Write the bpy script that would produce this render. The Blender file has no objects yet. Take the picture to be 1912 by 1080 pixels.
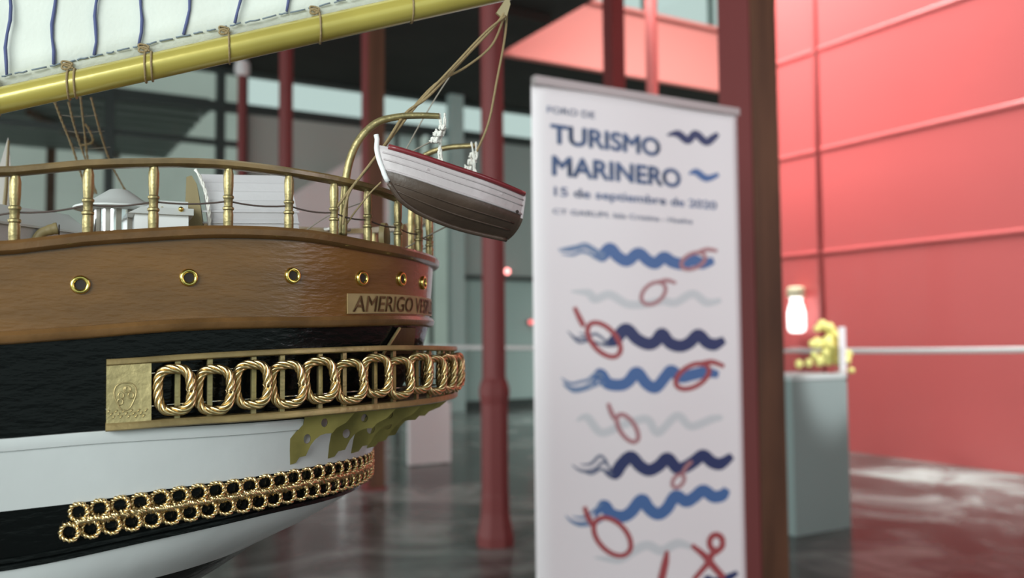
import bpy, bmesh, math, random
from mathutils import Vector, Matrix, noise
random.seed(7)
PI = math.pi
SC = bpy.context.scene
COL = SC.collection

# ------------------------------------------------------------------ camera
FPX = 1650.0
PITCH = math.radians(3.0); ROLL = math.radians(.5)
R0 = Vector((math.cos(PI/6), -.5, 0)); F0 = Vector((.5, math.cos(PI/6), 0)); U0 = Vector((0, 0, 1))
FW = F0*math.cos(PITCH) + U0*math.sin(PITCH)
UPV = U0*math.cos(PITCH) - F0*math.sin(PITCH)
CU = UPV*math.cos(ROLL) + R0*math.sin(ROLL)
CR = R0*math.cos(ROLL) - UPV*math.sin(ROLL)
EYE = 1.29
CPOS = Vector((0, 0, EYE))
cam_d = bpy.data.cameras.new('camera'); cam = bpy.data.objects.new('camera', cam_d); COL.objects.link(cam)
m = Matrix((CR, CU, -FW)).transposed().to_4x4(); m.translation = CPOS
cam.matrix_world = m
cam_d.sensor_width = 36; cam_d.lens = 36*FPX/1912; cam_d.clip_start = .02; cam_d.clip_end = 200
cam_d.dof.use_dof = True; cam_d.dof.focus_distance = .56; cam_d.dof.aperture_fstop = 6.9
SC.camera = cam

# ------------------------------------------------------------------ light and exposure
SC.view_settings.view_transform = 'Standard'; SC.view_settings.look = 'None'
SC.view_settings.gamma = 1; SC.view_settings.exposure = 0.55
wd = bpy.data.worlds.new('overcast_sky'); SC.world = wd; wd.use_nodes = True
bg = wd.node_tree.nodes['Background']
bg.inputs[0].default_value = (.80, 1.0, .95, 1); bg.inputs[1].default_value = .47

def area(name, loc, aim, sx, sy, power, color, spread=None):
    d = bpy.data.lights.new(name, 'AREA'); d.shape = 'RECTANGLE'; d.size = sx; d.size_y = sy
    d.energy = power; d.color = color
    if spread: d.spread = math.radians(spread)
    o = bpy.data.objects.new(name, d); COL.objects.link(o); o.location = loc
    o.rotation_euler = (Vector(aim)-Vector(loc)).to_track_quat('-Z', 'Y').to_euler()
    return o
# daylight through the glazed side left of and behind the camera, and down the atrium's roof light, plus an added banner fill
area('window_daylight', (-5.9, -4.2, 3.2), (-.3, .6, 1.4), 6.5, 3.4, 470, (.93, 1.0, .98))
area('side_daylight', (-10.2, 6.5, 2.8), (3, 6.5, 1.5), 9, 4, 400, (.95, 1.0, .98))
area('rooflight_daylight', (5.9, 7.6, 10.4), (7.97, 7.6, 6.6), 2.0, 4.0, 620, (1.0, 1.0, .98), 85)
area('rooflight_daylight', (6.6, 4.0, 10.6), (6.3, 3.9, 0), 1.4, 5.0, 200, (.86, 1.0, .98), 50)
area('banner_fill', (5.6, -4.0, 3.4), (1.9, 2.3, 1.2), 3.0, 3.0, 9, (1.0, .94, 1.0), 50)  # added fill aimed at the banner to brighten it, stands for no window
dsp = bpy.data.lights.new('display_spot', 'SPOT'); dsp.energy = 900; dsp.spot_size = math.radians(9); dsp.spot_blend = .5; dsp.shadow_soft_size = .06
dso = bpy.data.objects.new('display_spot', dsp); COL.objects.link(dso); dso.location = (5.6, 1.2, 5.2)
dso.rotation_euler = (Vector((4.8, 4.15, 1.1))-dso.location).to_track_quat('-Z', 'Y').to_euler()

# ------------------------------------------------------------------ helpers
def P(px, py, d):
    return CPOS + (FW + CR*((px-956)/FPX) - CU*((py-540)/FPX))*d
def ray(px, py):
    return FW + CR*((px-956)/FPX) - CU*((py-540)/FPX)
def on_plane(px, py, pt, n):
    d = ray(px, py); t = (Vector(pt)-CPOS).dot(n)/d.dot(n); return CPOS + d*t

MATS = {}
def mat(name, color, rough=.5, metal=0, bump=0, bscale=50, var=0, vscale=8, coat=0, stretch=None, trans=0, emit=None, estr=0, spec=None, alpha=1, var2=None, distort=0):
    if name in MATS: return MATS[name]
    m = bpy.data.materials.new(name); m.use_nodes = True; nt = m.node_tree; b = nt.nodes['Principled BSDF']
    b.inputs['Base Color'].default_value = (*color, 1); b.inputs['Roughness'].default_value = rough
    b.inputs['Metallic'].default_value = metal; b.inputs['Coat Weight'].default_value = coat; b.inputs['Coat Roughness'].default_value = .08
    b.inputs['Transmission Weight'].default_value = trans; b.inputs['Alpha'].default_value = alpha
    if spec is not None: b.inputs['Specular IOR Level'].default_value = spec
    if emit: b.inputs['Emission Color'].default_value = (*emit, 1); b.inputs['Emission Strength'].default_value = estr
    tc = nt.nodes.new('ShaderNodeTexCoord'); mp = nt.nodes.new('ShaderNodeMapping'); nt.links.new(tc.outputs['Object'], mp.inputs[0])
    if stretch: mp.inputs['Scale'].default_value = stretch
    if var:
        n = nt.nodes.new('ShaderNodeTexNoise'); n.inputs['Scale'].default_value = vscale; n.inputs['Detail'].default_value = 5
        n.inputs['Distortion'].default_value = distort
        nt.links.new(mp.outputs[0], n.inputs['Vector'])
        r = nt.nodes.new('ShaderNodeValToRGB'); c2 = var2 or tuple(max(0, c*(1-var)) for c in color)
        r.color_ramp.elements[0].position = .38; r.color_ramp.elements[0].color = (*c2, 1)
        r.color_ramp.elements[1].position = .62; r.color_ramp.elements[1].color = (*color, 1)
        nt.links.new(n.outputs[0], r.inputs[0]); nt.links.new(r.outputs[0], b.inputs['Base Color'])
    if bump:
        n = nt.nodes.new('ShaderNodeTexNoise'); n.inputs['Scale'].default_value = bscale; n.inputs['Detail'].default_value = 4
        nt.links.new(mp.outputs[0], n.inputs['Vector'])
        bp = nt.nodes.new('ShaderNodeBump'); bp.inputs['Strength'].default_value = bump; bp.inputs['Distance'].default_value = .001 if bscale > 30 else .02
        nt.links.new(n.outputs[0], bp.inputs['Height']); nt.links.new(bp.outputs[0], b.inputs['Normal'])
    MATS[name] = m; return m

BROWN = mat('brown_gloss_paint', (.19, .085, .019), .24, bump=.5, bscale=110, var=.25, vscale=14, coat=.45, stretch=(1, 1, 4))
BROWN_TRIM = mat('brown_trim_paint', (.20, .10, .035), .3, bump=.5, bscale=150, var=.35, vscale=30, coat=.4)
CAPWOOD = mat('varnished_cap_wood', (.27, .17, .065), .3, bump=.5, bscale=160, var=.4, vscale=40, coat=.4)
BLACK = mat('black_gloss_paint', (.004, .005, .005), .15, spec=.18, bump=.8, bscale=75, coat=0, stretch=(1, 1, 3))
WHITE = mat('white_gloss_paint', (.58, .60, .60), .3, bump=.35, bscale=60, coat=.3, var=.06, vscale=12)
GOLD = mat('gold_braid', (.74, .56, .29), .28, 1.0, bump=.3, bscale=300)
BRASS = mat('brushed_brass', (.50, .41, .20), .42, .8, bump=.6, bscale=220, var=.35, vscale=60)
BRASSP = mat('brass_plate', (.66, .53, .26), .42, .75, bump=.8, bscale=160, var=.25, vscale=45)
BRIGHT = mat('bright_brass', (.85, .65, .18), .16, 1.0)
GALLERY = mat('gilded_gallery_wood', (.36, .26, .11), .38, .35, bump=.5, bscale=200, var=.35, vscale=40)
GALLERY_UNDER = mat('dark_gallery_wood', (.10, .06, .022), .5, bump=.4, bscale=100, var=.4, vscale=25)
OLIVE = mat('aged_brass_sheet', (.34, .28, .085), .42, .65, var=.4, vscale=40)
YELLOW = mat('gold_spar_paint', (.58, .48, .11), .26, .25, bump=.15, bscale=90, var=.12, vscale=14, coat=.6)
SAIL = mat('white_sailcloth', (.83, .87, .80), .85, bump=.25, bscale=400, var=.06, vscale=14)
BLUETHREAD = mat('blue_thread', (.10, .12, .27), .8)
GREYTHREAD = mat('grey_blue_stitching', (.20, .25, .30), .8)
TWINE = mat('tan_twine', (.33, .24, .12), .7, bump=.8, bscale=900)
GREYROPE = mat('grey_rigging_line', (.33, .29, .24), .7)
ROPEWHITE = mat('white_cotton_cord', (.88, .86, .80), .75, bump=.8, bscale=900)
REDPAINT = mat('red_gunwale_paint', (.20, .022, .028), .35, coat=.3)
BOATWHITE = mat('boat_white_paint', (.52, .46, .47), .38, bump=.4, bscale=150, coat=.15)
BOATBROWN = mat('boat_bottom_paint', (.085, .055, .04), .38, bump=.5, bscale=130, var=.35, vscale=20)
DECKWOOD = mat('deck_planking', (.40, .26, .12), .5, var=.3, vscale=30, stretch=(1, 12, 1))
CHROME = mat('chrome_sheet', (.85, .86, .88), .12, 1.0)
PALEWOOD = mat('pale_varnished_wood', (.36, .28, .13), .5, var=.3, vscale=20, stretch=(1, 1, .2))
DARK = mat('dark_hole', (.02, .012, .008), .6)

class MB:
    def __init__(s): s.v = []; s.f = []; s.mi = []; s.cur = 0
    def add(s, vs, fs):
        k = len(s.v); s.v += [Vector(v) for v in vs]; s.f += [tuple(i+k for i in f) for f in fs]; s.mi += [s.cur]*len(fs)
    def box(s, lo, hi, M=None):
        x0, y0, z0 = lo; x1, y1, z1 = hi
        vs = [Vector(p) for p in ((x0,y0,z0),(x1,y0,z0),(x1,y1,z0),(x0,y1,z0),(x0,y0,z1),(x1,y0,z1),(x1,y1,z1),(x0,y1,z1))]
        if M: vs = [M @ v for v in vs]
        s.add(vs, [(0,3,2,1),(4,5,6,7),(0,1,5,4),(1,2,6,5),(2,3,7,6),(3,0,4,7)])
    def tube(s, pts, r, n=8, closed=False, cap=True):
        pts = [Vector(p) for p in pts]; N = len(pts); rr = r if isinstance(r, (list, tuple)) else [r]*N
        rings = []; up = None
        for i, p in enumerate(pts):
            a = pts[(i-1) % N] if (closed or i > 0) else p; b = pts[(i+1) % N] if (closed or i < N-1) else p
            t = (b-a)
            if t.length < 1e-12: t = Vector((0, 0, 1))
            t.normalize()
            if up is None:
                up = Vector((0, 0, 1)) if abs(t.z) < .9 else Vector((1, 0, 0))
            x = up - t*up.dot(t)
            if x.length < 1e-6: x = t.orthogonal()
            x.normalize(); up = x; y = t.cross(x)
            rings.append([p + (x*math.cos(2*PI*k/n) + y*math.sin(2*PI*k/n))*rr[i] for k in range(n)])
        vs = [v for rg in rings for v in rg]; fs = []
        for i in range(N if closed else N-1):
            j = (i+1) % N
            for k in range(n): fs.append((i*n+k, i*n+(k+1) % n, j*n+(k+1) % n, j*n+k))
        if cap and not closed:
            fs.append(tuple(range(n-1, -1, -1))); fs.append(tuple((N-1)*n+k for k in range(n)))
        s.add(vs, fs)
    def lathe(s, prof, n=24, M=None, cap=True):
        vs = []; fs = []
        for r, z in prof:
            for k in range(n): vs.append(Vector((r*math.cos(2*PI*k/n), r*math.sin(2*PI*k/n), z)))
        for i in range(len(prof)-1):
            for k in range(n): fs.append((i*n+k, i*n+(k+1) % n, (i+1)*n+(k+1) % n, (i+1)*n+k))
        if cap: fs.append(tuple(range(n-1, -1, -1))); fs.append(tuple((len(prof)-1)*n+k for k in range(n)))
        if M: vs = [M @ v for v in vs]
        s.add(vs, fs)
    def grid(s, rows, close_u=False):
        n = len(rows[0]); vs = [v for r in rows for v in r]; fs = []
        for i in range(len(rows)-1):
            for k in range(n if close_u else n-1):
                fs.append((i*n+k, i*n+(k+1) % n, (i+1)*n+(k+1) % n, (i+1)*n+k))
        s.add(vs, fs)
    def prism(s, poly, d, holes=()):
        """poly: list of 3D points in a plane, thickened by vector d; holes: lists of points"""
        bm = bmesh.new(); edges = []
        for lp in [poly]+list(holes):
            vv = [bm.verts.new(p) for p in lp]
            for i in range(len(vv)): edges.append(bm.edges.new((vv[i], vv[(i+1) % len(vv)])))
        bmesh.ops.triangle_fill(bm, use_beauty=True, use_dissolve=False, edges=edges)
        g = bmesh.ops.extrude_face_region(bm, geom=list(bm.faces))
        for e in g['geom']:
            if isinstance(e, bmesh.types.BMVert): e.co += Vector(d)
        bmesh.ops.recalc_face_normals(bm, faces=list(bm.faces))
        bm.verts.index_update()
        s.add([v.co.copy() for v in bm.verts], [tuple(v.index for v in f.verts) for f in bm.faces]); bm.free()
    def build(s, name, mats, parent=None, smooth=False, M=None, angle=None):
        me = bpy.data.meshes.new(name)
        vs = [M @ v for v in s.v] if M else s.v
        me.from_pydata([tuple(v) for v in vs], [], s.f)
        if not isinstance(mats, (list, tuple)): mats = [mats]
        for q in mats: me.materials.append(q)
        me.polygons.foreach_set('material_index', s.mi)
        bm = bmesh.new(); bm.from_mesh(me); bmesh.ops.recalc_face_normals(bm, faces=bm.faces); bm.to_mesh(me); bm.free()
        me.update()
        if smooth:
            me.polygons.foreach_set('use_smooth', [True]*len(me.polygons))
            if angle is not None: me.set_sharp_from_angle(angle=math.radians(angle))
        o = bpy.data.objects.new(name, me); COL.objects.link(o)
        if parent: o.parent = parent
        return o

def empty(name, M, label, cat, group=None):
    o = bpy.data.objects.new(name, None); COL.objects.link(o); o.matrix_world = M; o.empty_display_size = .1
    tag(o, label, cat, group); return o
def tag(o, label=None, cat=None, group=None, kind=None):
    if label: o['label'] = label
    if cat: o['category'] = cat
    if group: o['group'] = group
    if kind: o['kind'] = kind
    return o
def struct(o): o['kind'] = 'structure'; return o
def T(x, y, z, rz=0): return Matrix.Translation((x, y, z)) @ Matrix.Rotation(rz, 4, 'Z')

def spline(pts, k=8, closed=False):
    pts = [Vector(p) for p in pts]; n = len(pts); out = []
    rng = n if closed else n-1
    for i in range(rng):
        if closed: a, b, c, d = pts[(i-1) % n], pts[i], pts[(i+1) % n], pts[(i+2) % n]
        else: a, b, c, d = pts[max(i-1, 0)], pts[i], pts[i+1], pts[min(i+2, n-1)]
        for j in range(k):
            t = j/k
            out.append(.5*((2*b)+(c-a)*t+(2*a-5*b+4*c-d)*t*t+(-a+3*b-3*c+d)*t**3))
    if not closed: out.append(pts[-1])
    return out
def interp(tab, x):
    if x <= tab[0][0]: return tab[0][1]
    for (x0, y0), (x1, y1) in zip(tab, tab[1:]):
        if x <= x1: t = (x-x0)/(x1-x0); return y0+(y1-y0)*t
    return tab[-1][1]
def sinterp(tab, x):
    """smooth (Catmull-Rom) table look-up"""
    if x <= tab[0][0]: return tab[0][1]
    if x >= tab[-1][0]: return tab[-1][1]
    for i in range(len(tab)-1):
        if x <= tab[i+1][0]:
            x0, y0 = tab[i]; x1, y1 = tab[i+1]; t = (x-x0)/(x1-x0)
            m0 = ((tab[i+1][1]-tab[i-1][1])/(tab[i+1][0]-tab[i-1][0]) if i > 0 else (y1-y0)/(x1-x0))*(x1-x0)
            m1 = ((tab[i+2][1]-tab[i][1])/(tab[i+2][0]-tab[i][0]) if i < len(tab)-2 else (y1-y0)/(x1-x0))*(x1-x0)
            return (2*t**3-3*t*t+1)*y0+(t**3-2*t*t+t)*m0+(-2*t**3+3*t*t)*y1+(t**3-t*t)*m1

def twisted(pts, R, r, strands, pitch, closed=False, n=6, mb=None, turns=None):
    """strands laid helically round a line"""
    mb = mb or MB(); pts = [Vector(p) for p in pts]; N = len(pts)
    L = sum((pts[(i+1) % N]-pts[i]).length for i in range(N if closed else N-1))
    tn = turns or max(1, round(L/pitch)); up = None; fr = []
    acc = 0; accs = []
    for i in range(N):
        accs.append(acc); acc += (pts[(i+1) % N]-pts[i]).length
        a = pts[(i-1) % N] if (closed or i) else pts[0]; b = pts[(i+1) % N] if (closed or i < N-1) else pts[-1]
        t = (b-a).normalized()
        if up is None: up = t.orthogonal()
        x = (up - t*up.dot(t)).normalized(); up = x; fr.append((x, t.cross(x)))
    for s_ in range(strands):
        q = []
        for i in range(N):
            th = 2*PI*(tn*accs[i]/L + s_/strands); x, y = fr[i]
            q.append(pts[i]+(x*math.cos(th)+y*math.sin(th))*R)
        mb.tube(q, r, n, closed)
    return mb

# ================================================================== the room
CEIL = 5.45; FACY = 13.9; FASY = 11.25; ATX = 6.3; WX = 7.97
MARBLE = bpy.data.materials.new('dark_polished_stone'); MARBLE.use_nodes = True
nt = MARBLE.node_tree; b = nt.nodes['Principled BSDF']
tc = nt.nodes.new('ShaderNodeTexCoord')
n1 = nt.nodes.new('ShaderNodeTexNoise'); n1.inputs['Scale'].default_value = 1.1; n1.inputs['Detail'].default_value = 8; n1.inputs['Distortion'].default_value = 1.2
nt.links.new(tc.outputs['Object'], n1.inputs['Vector'])
cr = nt.nodes.new('ShaderNodeValToRGB'); e = cr.color_ramp.elements
e[0].position = .36; e[0].color = (.06, .06, .056, 1); e[1].position = .66; e[1].color = (.40, .45, .43, 1)
q = e.new(.5); q.color = (.145, .155, .148, 1)
nt.links.new(n1.outputs[0], cr.inputs[0])
br = nt.nodes.new('ShaderNodeTexBrick'); br.offset = .5
br.inputs['Scale'].default_value = 1; br.inputs['Brick Width'].default_value = 1.2; br.inputs['Row Height'].default_value = .8
br.inputs['Mortar Size'].default_value = .006
br.inputs['Color1'].default_value = (1, 1, 1, 1); br.inputs['Color2'].default_value = (.78, .8, .8, 1); br.inputs['Mortar'].default_value = (.5, .5, .5, 1)
nt.links.new(tc.outputs['Object'], br.inputs['Vector'])
mx = nt.nodes.new('ShaderNodeMix'); mx.data_type = 'RGBA'; mx.blend_type = 'MULTIPLY'; mx.inputs[0].default_value = 1
nt.links.new(cr.outputs[0], mx.inputs[6]); nt.links.new(br.outputs[0], mx.inputs[7]); nt.links.new(mx.outputs[2], b.inputs['Base Color'])
b.inputs['Roughness'].default_value = .17; b.inputs['Specular IOR Level'].default_value = .2
n2 = nt.nodes.new('ShaderNodeTexNoise'); n2.inputs['Scale'].default_value = 5; nt.links.new(tc.outputs['Object'], n2.inputs['Vector'])
bp = nt.nodes.new('ShaderNodeBump'); bp.inputs['Strength'].default_value = .12; bp.inputs['Distance'].default_value = .02
nt.links.new(n2.outputs[0], bp.inputs['Height']); nt.links.new(bp.outputs[0], b.inputs['Normal'])

CEILM = mat('dark_ceiling_paint', (.022, .020, .016), .7, var=.4, vscale=1.2)
REDWALL = mat('red_wall_paint', (.50, .092, .09), .40, bump=.1, bscale=2.5, coat=.2)
REDSTEEL = mat('red_oxide_steel_paint', (.20, .046, .046), .5, spec=.3, bump=.1, bscale=30)
BROWNSTEEL = mat('brown_streaked_finish', (.15, .066, .034), .55, var=.4, vscale=3, stretch=(3, 3, .4))
MULL = mat('dark_green_grey_mullion', (.035, .045, .043), .45)
LMULL = mat('pale_grey_steel', (.42, .52, .50), .4)
PANEL = mat('grey_facade_panel', (.42, .42, .39), .5)
PALEPANEL = mat('pale_facade_panel', (.35, .39, .375), .5)
TEAL = mat('teal_frosted_glass', (.36, .46, .44), .25, spec=.7)
GLASS = mat('clear_window_glass', (.96, .985, .98), .02, trans=1.0)
PLASTER = mat('light_grey_render', (.88, .87, .82), .8, var=.08, vscale=.6)
SLAT = mat('dark_canopy_metal', (.16, .18, .17), .5)
SHEET = mat('canopy_sheet_metal', (.75, .80, .77), .5)
GREYPLINTH = mat('grey_green_plinth_paint', (.29, .36, .355), .6)
GREYTOP = mat('light_grey_plinth_top', (.6, .66, .66), .5)
WHITEPLINTH = mat('white_plinth_paint', (.85, .80, .81), .6)

def boxo(name, lo, hi, m_, bevel=0):
    mb = MB(); mb.box(lo, hi); o = mb.build(name, m_)
    if bevel:
        bv = o.modifiers.new('bevel', 'BEVEL'); bv.width = bevel; bv.segments = 2
    return o
mb = MB(); mb.box((-11, -8, -.1), (16, 14.1, 0)); struct(mb.build('floor', MARBLE))
mb = MB()
mb.box((-11, -8, CEIL), (ATX, FACY, CEIL+.35)); mb.box((ATX, FASY, CEIL), (16, FACY, CEIL+.35))
for y in (-4, 0.5, 5, 9.5): mb.box((-11, y, CEIL-.12), (ATX-.2, y+.25, CEIL+.01))
struct(mb.build('ceiling', CEILM))
mb = MB(); mb.box((-22, 14.1, -.12), (26, 40, -.02)); struct(mb.build('floor_outside', mat('pale_paving', (.62, .62, .58), .8)))
# red wall with raised horizontal beads
mb = MB(); mb.box((WX, -8, 0), (WX+.25, 7.45, 10.5)); w_ = struct(mb.build('wall_right', REDWALL))
for i, z in enumerate((2.19, 3.35, 4.5, 5.65, 6.8, 7.95)):
    mb = MB(); mb.grid([[Vector((WX-a_, y_, z+b_)) for a_, b_ in ((-.01, .03), (.006, .028), (.014, .012), (.014, -.012), (.006, -.028), (-.01, -.03))] for y_ in (-8, 7.45)]); struct(mb.build('trim_%d' % (i+1), REDWALL, smooth=True, angle=50))
mb = MB(); mb.tube([(WX-.01, 6.84, 0), (WX-.01, 6.84, 10.5)], .03, 12); struct(mb.build('trim_9', REDWALL, smooth=True))
# atrium: balcony parapet and upper glazing
mb = MB(); mb.box((ATX, FASY-.12, CEIL-.02), (16, FASY, CEIL+1.02)); mb.box((ATX, FASY-.16, CEIL+1.02), (16, FASY+.04, CEIL+1.08))
struct(mb.build('wall_balcony', mat('balcony_red_paint', (.78, .25, .22), .5)))
mb = MB(); mb.box((16, -8, 0), (16.2, FACY, 10.5)); struct(mb.build('wall_far_right', PLASTER))
mb = MB(); mb.box((-11, FACY, CEIL+.35), (ATX, FACY+.2, 10.5)); struct(mb.build('wall_upper', PANEL))
# facade at the back: transoms, mullions, high strip of sky glass, panels and frosted panes below
STRIP0 = 4.93
def pane(n, x0, x1, z0, z1, m_):
    mb = MB(); mb.box((x0, FACY+.02, z0), (x1, FACY+.05, z1)); return struct(mb.build('window_%d' % n, m_))
mull_x = [-1.2, 1.02, 3.18, 5.3, 7.45, 8.15, 9.2, 10.4, 12.0, 14.0]
mb = MB()
mb.box((-11, FACY-.06, STRIP0-.14), (16, FACY+.1, STRIP0)); mb.box((-11, FACY-.06, CEIL-.06), (16, FACY+.1, CEIL))
for x in (-11+.2, -8, -5, -1.2, 1.30, 2.86, 3.2, 5.45, 6.95, 9.6, 12.2): mb.box((x-.06, FACY-.08, 0), (x+.06, FACY+.1, CEIL))
mb.box((-11, FACY-.06, 0), (16, FACY+.1, .14))
mb.box((6.95, FACY-.05, 2.28), (16, FACY+.08, 2.36)); mb.box((-11, FACY-.06, 4.25), (3.2, FACY+.08, 4.33))
struct(mb.build('window_1', MULL))
pane(2, -11, 16, STRIP0, CEIL-.06, GLASS); pane(3, -11, 3.14, .14, STRIP0-.14, GLASS)
pane(4, 3.26, 5.40, .14, STRIP0-.14, PANEL)
pane(9, 5.5, 6.9, .14, STRIP0-.14, GLASS)
pane(5, 7.0, 16, .14, 2.28, TEAL); pane(6, 7.0, 16, 2.36, STRIP0-.14, PALEPANEL)
mb = MB(); mb.box((ATX, FACY+.02, CEIL+.35), (16, FACY+.05, 10.5)); struct(mb.build('window_8', GLASS))
mb = MB()
for x in (7.2, 8.6, 9.9, 11.2, 13): mb.box((x-.04, FACY-.05, CEIL+.35), (x+.04, FACY+.1, 10.5))
for z in (7.5, 8.6): mb.box((ATX, FACY-.05, z-.03), (16, FACY+.1, z+.03))
struct(mb.build('trim_10', LMULL))
# pale steel post in the glazing
o = MB(); o.box((6.60, FACY-.4, 0), (6.86, FACY-.25, CEIL)); tag(o.build('steel_post', LMULL), 'slim pale grey steel post in front of the teal glazing', 'post')

# outside beyond the glass
mb = MB(); mb.box((-22, 23, -.1), (5.35, 23.3, 9.5)); mb.box((5.35, 23, -.1), (24, 23.3, 7.0)); o = mb.build('exterior_wall', PLASTER); tag(o, 'light grey outbuilding wall beyond the glazing behind the dark canopy', 'wall')
root = empty('canopy', T(-4.0, 14.55, 0), 'dark slatted metal canopy outside, beyond the ship model rigging', 'canopy')
mb = MB(); mb.box((-18, 0, 5.0), (6.8, 4.4, 5.1))
mb.build('roof_sheet', SHEET, root); mb = MB()
for i in range(9): mb.box((-18, .15+.48*i, 4.90), (6.8, .37+.48*i, 5.0))
mb.build('roof_slats', SLAT, root)
mb = MB(); mb.box((-18, -.12, 4.88), (6.8, 0, 5.10)); mb.build('fascia', MULL, root)
for x in (-8.0, -2.0, 4.75):
    mb = MB(); mb.box((x-.08, 4.1, 0), (x+.08, 4.26, 4.9)); mb.build('post', BROWNSTEEL, root)
for p0_, p1_ in (((4.3, 1.0, 4.83), (5.9, 4.1, 4.83)), ((4.75, 4.2, 3.6), (6.3, 4.2, 2.4)), ((-2, 4.2, 4.2), (-3.5, 4.2, 2.9))):
    mb = MB(); mb.tube([p0_, p1_], .06, 6); mb.build('brace', BROWNSTEEL, root)

# pale sloping stair parapet indoors and a white shed outside
mb = MB(); mb.prism([(3.55, 12.7, 0), (5.15, 12.7, 0), (5.15, 12.7, 4.30), (4.92, 12.7, 4.22), (4.0, 12.7, 3.62), (3.55, 12.7, 3.3)], Vector((0, .15, 0)))
o = mb.build('stair_parapet', mat('pinkish_plaster', (.75, .66, .66), .7)); tag(o, 'pale sloping stair parapet behind the square column, left of the davits', 'parapet')
root = empty('shed', T(7.1, 18, 0), 'bright white shed outside, seen through the pane above the lifeboat bow', 'shed')
mb = MB(); mb.box((0, 0, 0), (.95, 3, 5.75)); mb.build('body', mat('shed_white', (.85, .88, .86), .7), root)
mb = MB(); mb.box((-.05, -.1, 5.75), (1.0, 3.1, 5.85)); mb.build('roof', MULL, root)
for i, x in enumerate((5.75, 6.15, 6.38)):
    mb = MB(); mb.box((x, FACY-.05, .14), (x+.05, FACY+.02, STRIP0-.14)); struct(mb.build('trim_%d' % (11+i), MULL))
# steel columns
def box_column(x, y, wx, wy, h0, label, z1=CEIL):
    root = empty('steel_column', T(x, y, 0), label, 'column')
    mb = MB(); mb.box((0, .012, 0), (wx, wy, z1)); mb.build('box_section', REDSTEEL, root)
    mb = MB(); mb.box((.012, 0, 0), (wx-.006, .012, z1)); f = mb.build('front_slab', BROWNSTEEL, root); f['label'] = 'brown front face'  # thin brown slab, streaked along its height, over the red section's front
    mb = MB(); mb.box((-.015, -.015, 0), (wx+.015, wy+.015, .02)); mb.build('base_plate', REDSTEEL, root)
    return root
zc = 4.25
A_ = P(1413, 600, zc)
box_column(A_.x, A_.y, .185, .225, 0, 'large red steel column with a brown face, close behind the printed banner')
A_ = P(687, 600, 7.45)
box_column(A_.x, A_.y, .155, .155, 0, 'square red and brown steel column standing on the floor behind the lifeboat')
A_ = P(1158, 100, 9.0)
MBc = empty('steel_column', T(A_.x, A_.y, 0), 'slim dark red column rising above the top edge of the banner', 'column')
mb = MB(); mb.box((-.10, 0, 0), (.06, .16, CEIL+.0)); mb.build('box_section', REDSTEEL, MBc)
mb = MB(); mb.box((-.12, -.02, 0), (.08, .18, .02)); mb.build('base_plate', REDSTEEL, MBc)

def round_column(x, y, r, label, ped=True, zt=CEIL, mat_=REDSTEEL, cap=False):
    root = empty('cast_iron_column', T(x, y, 0), label, 'column')
    mb = MB(); prof = [(r, 1.02), (r*.97, 2), (r*.95, zt)]
    mb.lathe(prof, 24); mb.build('shaft', mat_, root, smooth=True, angle=40)
    mb = MB()
    mb.lathe([(r*1.62, 0), (r*1.62, .06), (r*1.5, .10), (r*1.32, .17), (r*1.26, .2), (r*1.24, .30), (r*1.2, .32), (r*1.19, .86), (r*1.24, .88), (r*1.36, .92), (r*1.36, .96), (r*1.2, 1.0), (r*1.0, 1.03)], 8)
    mb.build('pedestal', mat_, root)
    if cap:
        mb = MB(); mb.lathe([(r, zt-.22), (r*1.6, zt-.18), (r*1.6, zt-.06), (r*1.2, zt)], 16); mb.build('capital', WHITEPLINTH, root, smooth=True, angle=35)
    return root
round_column(2.66, 4.84, .073, 'round red cast-iron column on a wider pedestal, left of the banner')
# further slim columns in the left background
for px, d, r, lab in ((532, 10.2, .083, 'slim red column seen between two balusters above the white slatted deckhouse'),
                      (449, 12.3, .065, 'thin dark red column farthest left, under the gold boom')):
    A_ = P(px, 600, d)
    round_column(A_.x, A_.y, r, lab, cap=(px == 449), zt=CEIL if px != 449 else 5.2)
A_ = P(1217, 120, 10.6)
PINKST = mat('salmon_steel_paint', (.62, .16, .15), .45)
rc = round_column(A_.x, A_.y, .075, 'pale pink atrium column with a flared capital, above the banner', zt=6.55, mat_=PINKST)
mb = MB(); mb.lathe([(.075, 6.0), (.09, 6.3), (.2, 6.42), (.26, 6.55), (.30, 6.75), (.24, 6.8), (.24, 7.4), (.3, 7.5)], 20); mb.build('capital', PINKST, rc, smooth=True, angle=40)
A_ = P(1217, 120, 10.6)

# low white plinth and grey plinth with a display
fl = on_plane(764, 872, (0, 0, 0), U0); fr_ = on_plane(830, 864, (0, 0, 0), U0)
root = empty('freestanding_board', T(fl.x, fl.y, 0), 'low white freestanding board on the floor beyond the ship stern', 'board')
mb = MB(); mb.box((0, 0, .01), (.46, .05, .62)); mb.build('sheet', WHITEPLINTH, root)
for x in (.04, .38):
    mb = MB(); mb.box((x, -.01, 0), (x+.04, .22, .01)); mb.build('foot', MULL, root)

gx = 4.90; gy = 4.02
root = empty('display_plinth', T(gx-.52, gy, 0), 'grey-green display plinth with a gilded ornament, right of the large column', 'plinth')
mb = MB(); mb.box((0, 0, 0), (.52, .42, .985)); mb.build('body', GREYPLINTH, root)
mb = MB(); mb.box((-.005, -.005, .985), (.525, .425, 1.015)); mb.build('top_board', GREYTOP, root)
ZT = 1.015
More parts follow.
